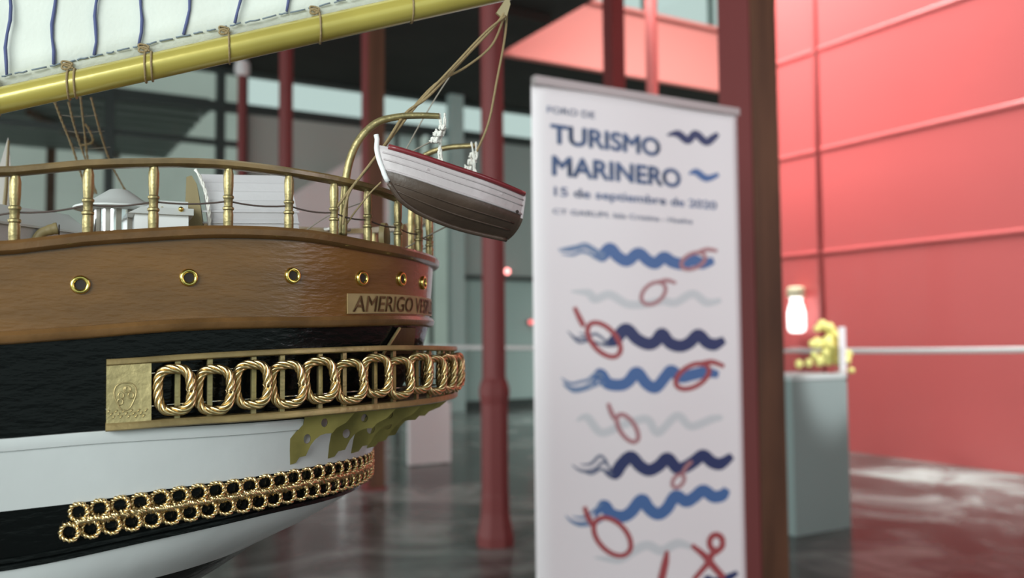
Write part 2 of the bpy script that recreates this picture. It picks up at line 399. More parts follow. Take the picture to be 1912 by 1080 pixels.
# gilded ornament: lumpy cast figure on a strip base
GILT = mat('bright_gilding', (.95, .88, .30), .4, .0, emit=None)
def gp(px, py, y): return on_plane(px, py, (0, y, 0), Vector((0, 1, 0)))
yo = gy+.14
blobs = [(1553, 622, 12), (1535, 608, 11), (1549, 612, 10), (1525, 614, 7), (1560, 632, 13), (1545, 640, 13), (1526, 641, 11), (1516, 642, 7), (1556, 652, 14), (1570, 657, 12), (1584, 662, 9), (1540, 661, 10), (1520, 664, 8), (1548, 672, 12), (1566, 672, 12), (1530, 675, 10), (1510, 678, 8), (1492, 680, 8), (1582, 674, 8)]
bm = bmesh.new()
for i, (x, y, r_) in enumerate(blobs):
    c = gp(x, y, yo+.012*math.sin(i*2.1)); rr = r_*3.95/1650*1.4
    bmesh.ops.create_icosphere(bm, subdivisions=2, radius=rr*1.12, matrix=Matrix.Translation(c)@Matrix.Diagonal((1, .8, 1, 1)))
lo_ = gp(1481, 690, yo)
for v in bm.verts: v.co.z = max(v.co.z, ZT+.001)
me = bpy.data.meshes.new('gilded_ornament'); bm.to_mesh(me); bm.free(); me.materials.append(GILT)
o = bpy.data.objects.new('gilded_ornament', me); COL.objects.link(o)
rm = o.modifiers.new('remesh', 'REMESH'); rm.mode = 'VOXEL'; rm.voxel_size = .006; rm.use_smooth_shade = True
# keep the object's own origin on the plinth
off = Vector((gp(1550, 660, yo).x, yo, ZT))
me.transform(Matrix.Translation(-off)); o.location = off
tag(o, 'lumpy bright gilded ornament inside the clear case on the grey-green plinth', 'ornament')
c0 = gp(1560, 611, gy+.06); c1 = gp(1587, 655, gy+.06)
root = empty('white_card', T((c0.x+c1.x)/2-.004, gy+.06, ZT+.001), 'white card standing at the right of the gilded ornament', 'card')
mb = MB(); mb.box((-.034, 0, 0), (.034, .004, c0.z-ZT)); mb.build('card_sheet', mat('white_card_stock', (.85, .84, .86), .6), root)
mb = MB(); mb.box((-.03, .004, 0), (.03, .05, .006)); mb.build('card_foot', mat('white_card_stock', (.85, .84, .86), .6), root)
root = empty('acrylic_case', T(gx-.50, gy+.02, ZT), 'clear acrylic display case over the gilded ornament', 'display case')
ACR = bpy.data.materials.new('clear_acrylic'); ACR.use_nodes = True; nt = ACR.node_tree; nt.nodes.clear()
_o = nt.nodes.new('ShaderNodeOutputMaterial'); _t = nt.nodes.new('ShaderNodeBsdfTransparent'); _g = nt.nodes.new('ShaderNodeBsdfGlossy'); _m = nt.nodes.new('ShaderNodeMixShader'); _l = nt.nodes.new('ShaderNodeLayerWeight')
_t.inputs[0].default_value = (.96, .97, .97, 1); _g.inputs['Roughness'].default_value = .05; _l.inputs[0].default_value = .15
nt.links.new(_l.outputs['Fresnel'], _m.inputs[0]); nt.links.new(_t.outputs[0], _m.inputs[1]); nt.links.new(_g.outputs[0], _m.inputs[2]); nt.links.new(_m.outputs[0], _o.inputs[0])
mb = MB()
mb.box((.0, 0, .003), (.49, .004, .17)); mb.box((0, .366, .003), (.49, .37, .17)); mb.box((0, .004, .003), (.004, .366, .17)); mb.box((.486, .004, .003), (.49, .366, .17)); mb.box((0, 0, .17), (.49, .37, .174))
mb.build('case_walls', ACR, root)
c = gp(1590, 692, gy-.03)
root = empty('gold_ball', T(c.x+.0, c.y, 0), 'small bright gold ball finial at the corner of the grey-green plinth top', 'finial')
mb = MB(); mb.lathe([(.001, -.020), (.012, -.017), (.021, -.006), (.021, .006), (.012, .017), (.001, .020)], 16, Matrix.Translation((0, 0, c.z))); mb.build('ball', GILT, root, smooth=True)
mb = MB(); mb.box((-.004, .0, c.z-.004), (.004, .04, c.z+.004)); mb.build('pin', GILT, root)

# white lantern fixed to the red wall, seen just right of the large column
c = on_plane(1487, 580, (WX-.12, 0, 0), Vector((1, 0, 0)))
root = empty('wall_lantern', T(c.x, c.y, c.z), 'bright white lantern with a cream cap fixed on the red wall beside the large column', 'wall light')
LANT = mat('lit_lantern_glass', (.9, .9, .88), .4, emit=(1, .98, .95), estr=1.6)
mb = MB(); mb.lathe([(.05, -.255), (.085, -.24), (.1, -.2), (.1, -.03), (.08, .05), (.065, .1), (.07, .15)], 20); mb.build('glass_body', LANT, root, smooth=True, angle=40)
mb = MB(); mb.lathe([(.1, .15), (.105, .16), (.1, .25), (.07, .27)], 20); mb.build('cap', mat('cream_metal', (.7, .62, .42), .4), root, smooth=True, angle=40)
mb = MB(); mb.box((.05, -.02, -.02), (.12, .02, .06)); mb.build('bracket', mat('cream_metal', (.7, .62, .42), .4), root)

# barrier rope on posts
pA = P(1990, 652, 6.1); pB = P(1250, 649, 7.6); pC = P(640, 644, 11.5)
ROPEP = mat('white_barrier_rope', (.85, .80, .80), .6, bump=.6, bscale=60)
for (a_, b_, lab) in ((pA, pB, 'white barrier rope crossing in front of the red wall'), (pB, pC, 'white barrier rope running far back, left of the banner')):
    pts = []
    for i in range(25):
        t = .014+.972*i/24; p = a_.lerp(b_, t); p.z -= .02*4*t*(1-t); pts.append(p)
    c = pts[0].copy(); mbr = MB(); mbr.tube([p-c for p in pts], .021, 10); o = mbr.build('barrier_rope', ROPEP, smooth=True); o.location = c
    tag(o, lab, 'rope')
for p, lab in ((pB, 'steel barrier post holding the white rope behind the banner'), (pA, 'steel barrier post at the right end of the white rope'), (pC, 'steel barrier post at the far left end of the white rope')):
    root = empty('barrier_post', T(p.x, p.y, 0), lab, 'barrier post')
    mb = MB(); mb.lathe([(.17, 0), (.17, .015), (.05, .03), (.025, .05)], 24); mb.build('foot', CHROME, root, smooth=True, angle=40)
    mb = MB(); dr = ((pA-pB) if p is not pC else (pB-pC)).normalized()
    for q_ in ((-1, 1) if p is pB else ((-1,) if p is pA else (1,))): mb.tube([(0, 0, p.z), ((dr if q_ > 0 or p is pA else (pB-pC).normalized())*q_*.055)+Vector((0, 0, p.z))], .012, 8)
    mb.build('rope_hook', CHROME, root)
    mb = MB(); mb.lathe([(.022, .05), (.022, p.z+.0), (.035, p.z+.01), (.035, p.z+.04), (.01, p.z+.06)], 16); mb.build('post', CHROME, root, smooth=True, angle=40)
# small red pilot lamps on the glazing
REDLAMP = mat('lit_red_lamp', (.9, .1, .1), .4, emit=(1, .32, .30), estr=3.0)
REDLAMP2 = mat('dim_red_lamp', (.9, .1, .1), .4, emit=(1, .2, .2), estr=1.1)
for px, py, r_, m_, lab in ((947, 507, .055, REDLAMP, 'small glowing red lamp on the glazing just right of the round column'), (991, 602, .045, REDLAMP2, 'dimmer small red lamp on the glazing beside the banner edge')):
    c = on_plane(px, py, (0, FACY-.06, 0), Vector((0, 1, 0)))
    root = empty('pilot_lamp', T(c.x, c.y, c.z), lab, 'lamp')
    mb = MB(); mb.lathe([(.001, -r_), (r_*.7, -r_*.7), (r_, 0), (r_*.7, r_*.7), (.001, r_)], 14, Matrix.Rotation(PI/2, 4, 'X')); mb.build('lens', m_, root, smooth=True)
    mb = MB(); mb.box((-r_, .02, -r_), (r_, .065, r_)); mb.build('housing', MULL, root)

# ================================================================== roll-up banner
BN = Vector((0, 1, 0)); BY = 2.30
bl = on_plane(1003, 600, (0, BY, 0), BN).x; brr = on_plane(1384, 600, (0, BY, 0), BN).x
BT = on_plane(1180, 184, (0, BY, 0), BN).z
BW = brr-bl
ban = empty('rollup_banner', T(bl, BY, 0), 'tall white roll-up banner printed with blue waves and red rope loops', 'banner')
CLOTH = mat('banner_vinyl', (.87, .80, .83), .42, spec=.4)
def bend(u):   # the sheet curls back a little along its left edge
    return .018*max(0, (.05-u)/.05)**2
mb = MB(); rows = []
for j in range(2):
    rows.append([])
us = [0, .006, .014, .024, .036, .05, .066, .085]+[.085+(BW-.085)*i/30 for i in range(1, 31)]
rows = [[Vector((u, bend(u)+.004*math.sin(u*9+z), z)) for u in us] for z in [.08+(BT-.08)*k/60 for k in range(61)]]
mb.grid(rows)
sheet = mb.build('printed_sheet', CLOTH, ban, smooth=True)
sd = sheet.modifiers.new('thick', 'SOLIDIFY'); sd.thickness = .0006; sd.offset = 1
ALU = mat('satin_aluminium', (.42, .37, .37), .5, .4)
mb = MB(); mb.box((-.004, -.012, BT-.004), (BW+.004, .014, BT+.022)); mb.build('top_rail', ALU, ban)
mb = MB(); mb.box((-.02, -.10, 0), (BW+.02, .10, .08)); o = mb.build('cassette_base', ALU, ban); bv = o.modifiers.new('b', 'BEVEL'); bv.width = .02; bv.segments = 3
mb = MB(); mb.tube([(BW/2, .03, .07), (BW/2, .03, BT)], .008, 10); mb.build('support_pole', ALU, ban, smooth=True)
def bsurf(u, v, off):
    return Vector((u, bend(u)+.004*math.sin(u*9+v)-off, v))
def bp_(px, py):
    w = on_plane(px, py, (0, BY, 0), BN); return (w.x-bl, w.z)
INK = {}
def ink(name, c): return mat('ink_'+name, c, .45, spec=.4)
NAVY = ink('navy', (.030, .045, .14)); BLUE = ink('blue', (.075, .16, .38)); LBLUE = ink('light_blue', (.19, .27, .44)); PALE = ink('pale_grey_blue', (.66, .655, .69)); RED = ink('brick_red', (.40, .075, .085)); ROSE = ink('rose', (.46, .21, .23)); TXT = ink('text_blue', (.055, .11, .25)); TXT2 = ink('text_pale_blue', (.20, .25, .42)); GREYNAVY = ink('grey_navy', (.17, .19, .28))
def ribbon(mb, pts, widths, off, k=7):
    """pts in photo pixels on the sheet, widths in pixels"""
    q = spline([Vector((x, y, 0)) for x, y in pts], k); n = len(q)
    L = []; Rr = []
    for i, p in enumerate(q):
        a = q[max(i-1, 0)]; b = q[min(i+1, n-1)]; t = (b-a).normalized(); nn = Vector((-t.y, t.x, 0))
        w = interp([(j/(len(widths)-1), ww) for j, ww in enumerate(widths)], i/(n-1))/2
        u0, v0 = bp_(p.x+nn.x*w, p.y+nn.y*w); u1, v1 = bp_(p.x-nn.x*w, p.y-nn.y*w)
        L.append(bsurf(u0, v0, off)); Rr.append(bsurf(u1, v1, off))
    mb.grid([L, Rr])
def wave(pts, w, m_, tail=None, off=.0012, name='wave_print', lab=None):
    mb = MB(); W = [2]+[w]*(len(pts)-2)+[w*.55]
    ribbon(mb, pts, W, off); o = mb.build(name, m_, ban)
    if lab: o['label'] = lab
    if tail:
        mb = MB()
        for i, tp in enumerate(tail): ribbon(mb, tp, [1]+[5.5]*(len(tp)-2)+[4], off+.0006)
        mb.build('wave_tail_print', LBLUE if m_ is BLUE else GREYNAVY, ban)
def C4(l): return [(980+x/3.375, 420+y/3.375) for x, y in l]
def C5(l): return [(980+x/3.0, 720+y/3.0) for x, y in l]
def C3(l): return [(980+x/3.6, 140+y/3.6) for x, y in l]
wave(C3([(955,405),(1030,395),(1100,440),(1150,395),(1220,450),(1265,425),(1300,395)]), 14, NAVY, lab='small navy wave beside the title')
wave(C3([(1105,665),(1155,652),(1225,695),(1305,668)]), 13, BLUE, lab='small blue wave beside the second title line')
wave(C4([(430,195),(480,200),(530,150),(580,200),(640,228),(710,180),(770,225),(820,243),(875,205),(930,235),(1000,247),(1060,222),(1120,243),(1195,225)]), 22, BLUE,
     [C4([(210,155),(280,145),(330,135),(380,122),(440,155),(500,190)]), C4([(215,165),(290,160),(340,150),(390,145),(440,175),(500,195)]), C4([(230,185),(300,190),(350,172),(400,180),(450,212),(500,210)])], lab='mid blue brush wave, topmost of the large waves')
wave(C4([(290,420),(400,430),(440,470),(530,440),(640,500),(760,500),(860,480),(950,490),(1060,435),(1150,490),(1240,475)]), 15, PALE, off=.0008, lab='faint grey wave')
wave(C4([(480,760),(560,730),(630,658),(700,720),(770,752),(820,735),(860,688),(910,745),(980,765),(1040,742),(1095,695),(1150,742),(1200,755),(1262,725)]), 23, NAVY,
     [C4([(270,670),(320,715),(370,715),(420,740),(520,760)]), C4([(285,690),(340,740),(400,730),(450,745),(520,765)]), C4([(340,680),(400,700),(450,690),(520,745)])], lab='navy brush wave')
wave(C4([(430,1010),(470,940),(520,1000),(600,1010),(650,985),(700,930),(760,1000),(820,1025),(880,960),(920,920),(980,960),(1060,945),(1140,930),(1225,945)]), 22, BLUE,
     [C4([(230,965),(290,1000),(350,990),(400,975),(450,935),(490,960)]), C4([(245,990),(300,1030),(380,1020),(430,985),(480,975)]), C4([(240,1005),(310,1050),(390,1035),(450,1010),(500,1000)])], lab='mid blue brush wave, second of the large blue waves')
wave(C5([(290,200),(350,180),(430,265),(560,215),(680,190),(740,265),(850,170),(930,230),(1050,190),(1110,180)]), 15, PALE, off=.0008, lab='faint grey wave')
wave(C5([(440,480),(500,495),(540,440),(590,400),(640,450),(690,475),(745,450),(795,408),(850,465),(900,455),(950,425),(1000,393),(1050,430),(1100,440),(1165,395)]), 23, NAVY,
     [C5([(265,445),(320,480),(390,470),(440,430),(480,470)]), C5([(310,445),(370,440),(420,395),(460,430)]), C5([(300,470),(370,495),(430,470),(490,505)])], lab='navy brush wave, lower of the two')
wave(C5([(390,740),(440,675),(480,720),(540,735),(590,710),(650,640),(690,690),(740,720),(790,690),(840,620),(900,650),(950,625),(1000,590),(1060,625),(1110,615),(1135,580)]), 23, BLUE,
     [C5([(230,730),(270,765),(330,770),(380,740)]), C5([(265,735),(330,740),(390,700),(430,660)]), C5([(250,760),(310,785),(390,775),(440,750)])], lab='mid blue brush wave, lowest')
wave(C5([(390,965),(520,975),(600,930),(680,895),(760,925),(850,885),(930,905)]), 17, PALE, off=.0008, lab='faint grey wave')
wave(C5([(1000,1120),(1020,1085),(1060,1100),(1110,1090),(1150,1075),(1195,1050)]), 14, NAVY, lab='navy wave cut by the picture edge')
def loop_(fc, cx, cy, rx, ry, rot, tail, w=8, m_=RED, lab=None):
    ra = math.radians(rot); pts = []
    for i in range(17):
        t = 2*PI*i/16; x = rx*math.cos(t); y = ry*math.sin(t); pts.append((cx+x*math.cos(ra)-y*math.sin(ra), cy+x*math.sin(ra)+y*math.cos(ra)))
    mb = MB(); ribbon(mb, fc(pts), [w, w], .0024, 3)
    if tail: ribbon(mb, fc(tail), [w, w*1.1, w*.8], .0027, 5)
    o = mb.build('rope_loop_print', m_, ban)
    if lab: o['label'] = lab
loop_(C4, 1062, 228, 82, 46, -24, [(1090,175),(1150,155),(1215,165)], 7, ROSE, 'rose rope loop over the topmost blue wave')
loop_(C4, 805, 432, 88, 58, -38, [(830,365),(890,350),(950,368)], 7, ROSE, 'rose rope loop between waves')
loop_(C4, 495, 725, 130, 72, 48, [(370,640),(345,590),(312,520)], 9, RED, 'red rope loop over the left end of the navy wave')
loop_(C4, 1055, 955, 118, 66, -28, [(1100,880),(1180,865),(1258,893)], 9, RED, 'red rope loop over the second blue wave')
loop_(C5, 570, 240, 88, 42, 57, [(500,190),(480,150),(463,100)], 8, ROSE, 'rose rope loop, lower left of centre')
loop_(C5, 855, 535, 42, 28, -50, [(880,490),(905,450),(935,425)], 7, ROSE, 'small rose rope loop over the lower navy wave')
loop_(C5, 488, 848, 125, 78, 48, [(385,790),(355,740),(335,680)], 9, RED, 'red rope loop over the lowest blue wave')
loop_(C5, 1072, 882, 38, 44, 0, [(1085,930),(1050,945),(1020,1000),(940,1090)], 11, RED, 'red knotted rope figure')
mb = MB(); ribbon(mb, C5([(930,895),(1000,950),(1060,1020),(1115,1080)]), [8,14,12], .003); 
o = mb.build('rope_stroke_print', RED, ban); mb = MB(); ribbon(mb, C5([(790,925),(780,990),(755,1100)]), [6,13,14], .003)
o = mb.build('rope_stroke_print', RED, ban)

FONT = bpy.data.fonts.load('<builtin>') if False else None
def text_mesh(s_, bold=0.0, shear=0.0, res=6):
    """the words as a flat mesh; bold thickens the strokes by laying shifted copies over each other"""
    cu = bpy.data.curves.new('t', 'FONT'); cu.body = s_; cu.shear = shear; cu.resolution_u = res
    o = bpy.data.objects.new('t', cu); COL.objects.link(o)
    dg = bpy.context.evaluated_depsgraph_get(); me = bpy.data.meshes.new_from_object(o.evaluated_get(dg))
    bpy.data.objects.remove(o); bpy.data.curves.remove(cu)
    if bold:
        vs = [v.co.copy() for v in me.vertices]; fs = [tuple(f.vertices) for f in me.polygons]; V = []; Fc = []
        for dx, dy in ((0, 0), (bold, 0), (-bold, 0), (0, bold), (0, -bold), (bold*.7, bold*.7), (-bold*.7, -bold*.7), (bold*.7, -bold*.7), (-bold*.7, bold*.7)):
            k = len(V); V += [(v.x+dx, v.y+dy, 0) for v in vs]; Fc += [tuple(i+k for i in f) for f in fs]
        me = bpy.data.meshes.new('t'); me.from_pydata(V, [], Fc)
    return me
def banner_text(s_, p0, p1, hpx, m_, bold=.0, name='lettering_print', lab=None):
    """p0,p1: left and right ends of the baseline in pixels, hpx: cap height in pixels"""
    me = text_mesh(s_, bold)
    xs = [v.co.x for v in me.vertices]; x0, x1 = min(xs), max(xs)
    u0, v0 = bp_(*p0); u1, v1 = bp_(*p1); _, vt = bp_(p0[0], p0[1]-hpx); H = vt-v0
    caph = .729
    for v in me.vertices:
        a = (v.co.x-x0)/(x1-x0); u = u0+(u1-u0)*a; vv = v0+(v1-v0)*a+v.co.y/caph*H
        p = bsurf(u, vv, .0022); v.co = p
    me.materials.append(m_); me.name = name
    o = bpy.data.objects.new(name, me); COL.objects.link(o); o.parent = ban
    o['label'] = lab or s_
banner_text('FORO DE', (1022, 210), (1109, 222), 13, TXT2, .01, lab='pale blue small heading')
banner_text('TURISMO', (1028, 266), (1233, 292), 36, TXT, .034, lab='bold dark blue first title line')
banner_text('MARINERO', (1031, 326), (1272, 350), 37, TXT, .034, lab='bold dark blue second title line')
banner_text('15 de septiembre de 2020', (1035, 365), (1339, 391), 17, TXT2, .025, lab='pale blue date line')
banner_text('CT GARUM. Isla Cristina - Huelva', (1033, 399), (1294, 418), 10, TXT2, .01, lab='small grey-blue place line')

# ================================================================== the ship model
AL = math.radians(25)
AX = R0*math.cos(AL)+F0*math.sin(AL)             # aft
AY = U0.cross(AX)                                # starboard
O_ = R0*(-.3146)+F0*.6513
ZB = .975                                        # keel level above the floor
SM = Matrix((AX, AY, U0)).transposed().to_4x4(); SM.translation = Vector((O_.x, O_.y, ZB))
SMI = SM.inverted()
H0 = EYE-ZB
def L(w): return SMI @ Vector(w)
def Lp(px, py, d): return L(P(px, py, d))
ship = empty('ship_model', SM, 'large wooden sailing ship model, brown, black and white hull with gold chain trim', 'ship model')
def E_(h): return interp([(-.31, -.16), (-.25, -.06), (-.19, .055), (-.16, .110), (-.1445, .135), (-.130, .172), (-.115, .200), (-.09, .2125), (-.07, .219), (-.053, .229), (-.013, .254), (.0105, .261), (.062, .265), (.12, .265)], h)
def B_(h): return interp([(-.31, .010), (-.25, .07), (-.19, .125), (-.1445, .150), (-.115, .159), (-.09, .162), (-.053, .165), (.0105, .167), (.062, .169), (.12, .169)], h)
BOW0, BOW1 = -.75, -1.35
def bow(a, h):
    if a > BOW0: return 1
    end = BOW1 + .25*max(0, -h)
    t = min(1, (BOW0-a)/(BOW0-end)); return max(0, 1-t**2.2)
def plan(th_or_a, h, E=None, B=None, off=0, arc=False):
    pass
def curve_at(hf, E=None, B=None, off=0.0, n=90, fwd=-1.33, full=True, a_end_port=None):
    """closed-round-the-stern line from the port bow round the stern to the starboard bow.
    hf(a) gives the height; E,B override the plan size; off pushes outward"""
    port = []
    nf = 40
    for i in range(nf): port.append((fwd+(0-fwd)*(i/nf), None))
    pts = []
    h00 = hf(.1)
    def EE(h): return E if E is not None else E_(h)
    def BB(h): return B if B is not None else B_(h)
    a0 = min(0, EE(h00)-.2)
    half = []
    for i in range(nf): half.append((fwd+(a0-fwd)*(i/nf), 0))
    for i in range(n//2+1): half.append((None, PI/2*i/(n//2)))
    for a, th in half:
        if a is not None: h = hf(a); pts.append([a, BB(h)*bow(a, h), h])
        else:
            aa = a0+(EE(h00)-a0)*math.sin(th)**(2/2.4)
            h = hf(aa); a1 = min(0, EE(h)-.2)
            x = a1+(EE(h)-a1)*math.sin(th)**(2/2.4); s = BB(h)*max(0, math.cos(th))**(2/1.9)
            pts.append([x, s, hf(x)])
    out = [Vector((p[0], -p[1], H0+p[2])) for p in pts]
    out += [Vector((p[0], p[1], H0+p[2])) for p in reversed(pts[:-1])]
    if off:
        nn = normals(out); out = [p+q*off for p, q in zip(out, nn)]
    return out
def normals(c):
    r = []
    for i in range(len(c)):
        a = c[max(i-1, 0)]; b = c[min(i+1, len(c)-1)]; t = Vector((b.x-a.x, b.y-a.y, 0)).normalized()
        r.append(Vector((t.y, -t.x, 0)))
    return r
def arcs(c):
    s = [0]
    for a, b in zip(c, c[1:]): s.append(s[-1]+(b-a).length)
    return s
def sample(c, S, s):
    s = max(0, min(S[-1], s))
    lo = 0; hi = len(S)-1
    while hi-lo > 1:
        mid = (lo+hi)//2
        if S[mid] <= s: lo = mid
        else: hi = mid
    t = (s-S[lo])/max(1e-9, S[hi]-S[lo]); return c[lo].lerp(c[hi], t)
def frame(c, S, s):
    p = sample(c, S, s); a = sample(c, S, s-.004); b = sample(c, S, s+.004); t = (b-a); t.z = 0; t.normalize()
    return p, t, Vector((t.y, -t.x, 0))
def s_at_a(c, S, a):
    for i in range(len(c)//2+1):
        if c[i].x >= a:
            t = (a-c[i-1].x)/max(1e-9, c[i].x-c[i-1].x) if i else 0; return S[i-1]+(S[i]-S[i-1])*t if i else 0
    return S[len(c)//2]
def sweep(name, c, prof, m_, parent=None, s0=None, s1=None, label=None, smooth=True, closed_prof=True, angle=40):
    """prof: (outward, up) points"""
    if s0 is not None:
        S = arcs(c); n = max(8, int((s1-s0)/.004)); pts = []; nn = []
        for i in range(n+1):
            p, t, q = frame(c, S, s0+(s1-s0)*i/n); pts.append(p); nn.append(q)
    else: pts = c; nn = normals(c)
    rows = [[p+q*o+Vector((0, 0, u)) for o, u in prof] for p, q in zip(pts, nn)]
    mb = MB(); mb.grid(rows, close_u=closed_prof)
    k = len(prof)
    if closed_prof:
        N = len(rows); mb.add(rows[0], [tuple(range(k))]); mb.add(rows[-1], [tuple(range(k))])
    o = mb.build(name, m_, parent or ship, smooth=smooth, angle=angle)
    if label: o['label'] = label
    return o
fx = lambda tab: (lambda a: sinterp(tab, a))
H_CAP = fx([(-1.2, .13), (-.4, .075), (-.15, .085), (-.041, .0925), (-.015, .0976), (.026, .1027), (.071, .1064), (.125, .1060), (.178, .1036), (.226, .0995), (.265, .098)])
H_DECK = fx([(-1.2, .095), (-.4, .035), (-.15, .0425), (-.04, .0502), (-.001, .0564), (.027, .0597), (.072, .0642), (.1256, .0656), (.178, .062), (.257, .0585), (.27, .058)])
H_PORT = fx([(-.3, .02), (0, .0307), (.057, .036), (.121, .0393), (.172, .0399), (.208, .0415), (.25, .0403)])
H_TRIM = fx([(-1.2, .03), (-.4, -.012), (-.04, .0014), (0, .0041), (.042, .0076), (.088, .0095), (.141, .0103), (.209, .0118), (.26, .0111)])
H_WT = fx([(-1.2, -.035), (-.4, -.06), (-.04, -.0545), (.014, -.0527), (.127, -.0533), (.25, -.053)])
H_WB = fx([(-1.2, -.1), (-.4, -.105), (-.038, -.094), (.001, -.0925), (.0435, -.089), (.1, -.0871), (.147, -.0863), (.21, -.0885)])
H_BB = fx([(-1.2, -.15), (-.4, -.14), (-.038, -.1278), (-.012, -.1255), (.044, -.1185), (.109, -.1130), (.16, -.1135), (.2, -.115)])
H_LW = fx([(-1.2, -.18), (-.3, -.16), (.05, -.1475), (.12, -.1445)])
const = lambda h: (lambda a: h)
NST = 90
def hull_rows(h0, h1, k):
    rows = []
    for i in range(k+1):
        t = i/k; rows.append(curve_at(lambda a, t=t: h0(a)*(1-t)+h1(a)*t, n=NST))
    return rows
def hull_part(name, h0, h1, k, m_, label=None):
    mb = MB(); mb.grid(hull_rows(h0, h1, k)); o = mb.build(name, m_, ship, smooth=True)
    if label: o['label'] = label
    return o
hull_part('upper_hull_band', H_DECK, H_TRIM, 8, BROWN, 'glossy brown painted upper band')
hull_part('black_strake', H_TRIM, H_WT, 8, BLACK, 'glossy black painted strake behind the gallery')
hull_part('white_strake', H_WT, H_WB, 5, WHITE, 'white painted strake')
hull_part('black_waterline_band', H_WB, H_BB, 5, BLACK, 'black band carrying the double gold chain')
hull_part('lower_white_hull', H_BB, H_LW, 5, WHITE, 'white painted lower hull')
hull_part('keel_hull', H_LW, const(-.306), 9, BLACK, 'black painted bottom')
# deck
dk = curve_at(lambda a: H_DECK(a)-.004, off=-.002)
mb = MB(); n_ = len(dk); half = n_//2
mb.grid([[dk[i] for i in range(half+1)], [dk[n_-1-i] for i in range(half+1)]]); mb.build('deck', DECKWOOD, ship)
# mouldings
rail_c = curve_at(H_DECK)
sweep('deck_moulding', rail_c, [(-.004, .004), (.0035, .0035), (.005, .0015), (.0045, -.002), (.002, -.004), (-.001, -.004)], BROWN_TRIM)
trim_c = curve_at(H_TRIM)
sweep('lower_moulding', trim_c, [(-.001, .0035), (.0025, .003), (.0042, .0005), (.0036, -.0025), (.0015, -.0042), (-.001, -.0042)], BROWN_TRIM)
wt_c = curve_at(lambda a: H_WT(a)-.0035)
sweep('white_moulding', wt_c, [(-.001, .0042), (.0014, .0038), (.0022, .0005), (.0014, -.003), (-.001, -.0034)], WHITE)
bb_c = curve_at(lambda a: H_BB(a)+.004)
sweep('black_moulding', bb_c, [(-.001, .0035), (.0018, .003), (.0018, .0006), (.0006, 0), (.0018, -.0006), (.0018, -.003), (-.001, -.0035)], BLACK, angle=25)
cap_c = curve_at(H_CAP, off=-.002)
sweep('cap_rail', cap_c, [(-.0045, .002), (.0035, .002), (.0048, .0008), (.0048, -.0015), (.003, -.0028), (-.004, -.0028)], CAPWOOD)

# balusters, each a turned brass post; a thin life line threads them
Sc = arcs(cap_c); Sd = arcs(rail_c)
def baluster_bm(h):
    mb = MB(); r = .0027
    mb.lathe([(r*.8, 0), (r*1.08, .0015), (r*1.12, h*.22), (r*1.0, h*.29), (r*1.25, h*.31), (r*1.25, h*.34), (r*.95, h*.36), (r*1.0, h*.48), (r*1.22, h*.50), (r*1.22, h*.53), (r*.95, h*.55), (r*1.1, h*.7), (r*1.12, h*.9), (r*.85, h)], 14)
    return mb
targets = [-.0338, -.0003+.003, .0375, .0805, .119, .151, .178]
SDa = [s_at_a(rail_c, Sd, a) for a in targets]
step = .0375
pos = list(SDa)
s = SDa[0]
while s > SDa[0]-.40: s -= step; pos.insert(0, s)
s = SDa[-1]
while s < Sd[-1]-Sd[len(rail_c)//2]*0.85 and s < SDa[-1]+.62: s += .0345; pos.append(s)
bproto = None; life = []
for s in pos:
    p, t, q = frame(rail_c, Sd, s); base = p-q*.002+Vector((0, 0, .0025))
    a = base.x; top = H0+H_CAP(a)-.0026; h = top-base.z
    if bproto is None: bproto = baluster_bm(.04).build('baluster', BRASS, ship, smooth=True, angle=35); o = bproto
    else: o = bproto.copy(); COL.objects.link(o)
    o.location = base; o.scale = (1, 1, h/.04); life.append(base+Vector((0, 0, h*.45)))
mb = MB(); pts = []
for a, b in zip(life, life[1:]):
    for k in range(5):
        t = k/5; p = a.lerp(b, t); p.z -= .0016*4*t*(1-t); pts.append(p)
pts.append(life[-1]); mb.tube(pts, .00055, 6); o = mb.build('life_line', mat('brown_life_line', (.10, .07, .06), .6), ship, smooth=True); o['label'] = 'thin dark line threaded through the balusters'

# portholes
ph_r = .0052
def porthole():
    mb = MB(); mb.cur = 0; n = 28; k = 10; vs = []; fs = []
    for i in range(n):
        for j in range(k):
            A1 = 2*PI*i/n; A2 = 2*PI*j/k; rr = .0041+.00125*math.cos(A2); vs.append((rr*math.cos(A1), .00135*math.sin(A2), rr*math.sin(A1)))
            fs.append((i*k+j, i*k+(j+1) % k, ((i+1) % n)*k+(j+1) % k, ((i+1) % n)*k+j))
    mb.add(vs, fs); return mb
hp = curve_at(H_PORT); Sp = arcs(hp)
pr = None; dp = None
sp_list = [s_at_a(hp, Sp, a) for a in (-.0005, .0574, .1209, .1718, .2078, .2342)]
ctr = Sp[len(hp)//2]
sp_list = [sp_list[0]-.062*k for k in (4, 3, 2, 1)] + sp_list
sp_list += [2*ctr-x for x in reversed(sp_list[4:])]
for s in sp_list:
    p, t, q = frame(hp, Sp, s)
    Mx = Matrix((t, q, Vector((0, 0, 1)))).transposed().to_4x4(); Mx.translation = p+q*.0007
    if pr is None:
        pr = porthole().build('porthole', BRIGHT, ship, smooth=True); o = pr
        mb = MB(); mb.lathe([(.0031, 0), (.0030, .0004)], 20, Matrix.Rotation(PI/2, 4, 'X')); dp = mb.build('porthole_hole', DARK, pr); dp['label'] = 'dark opening'
    else:
        o = pr.copy(); COL.objects.link(o); c = dp.copy(); COL.objects.link(c); c.parent = o
    o.matrix_local = Mx

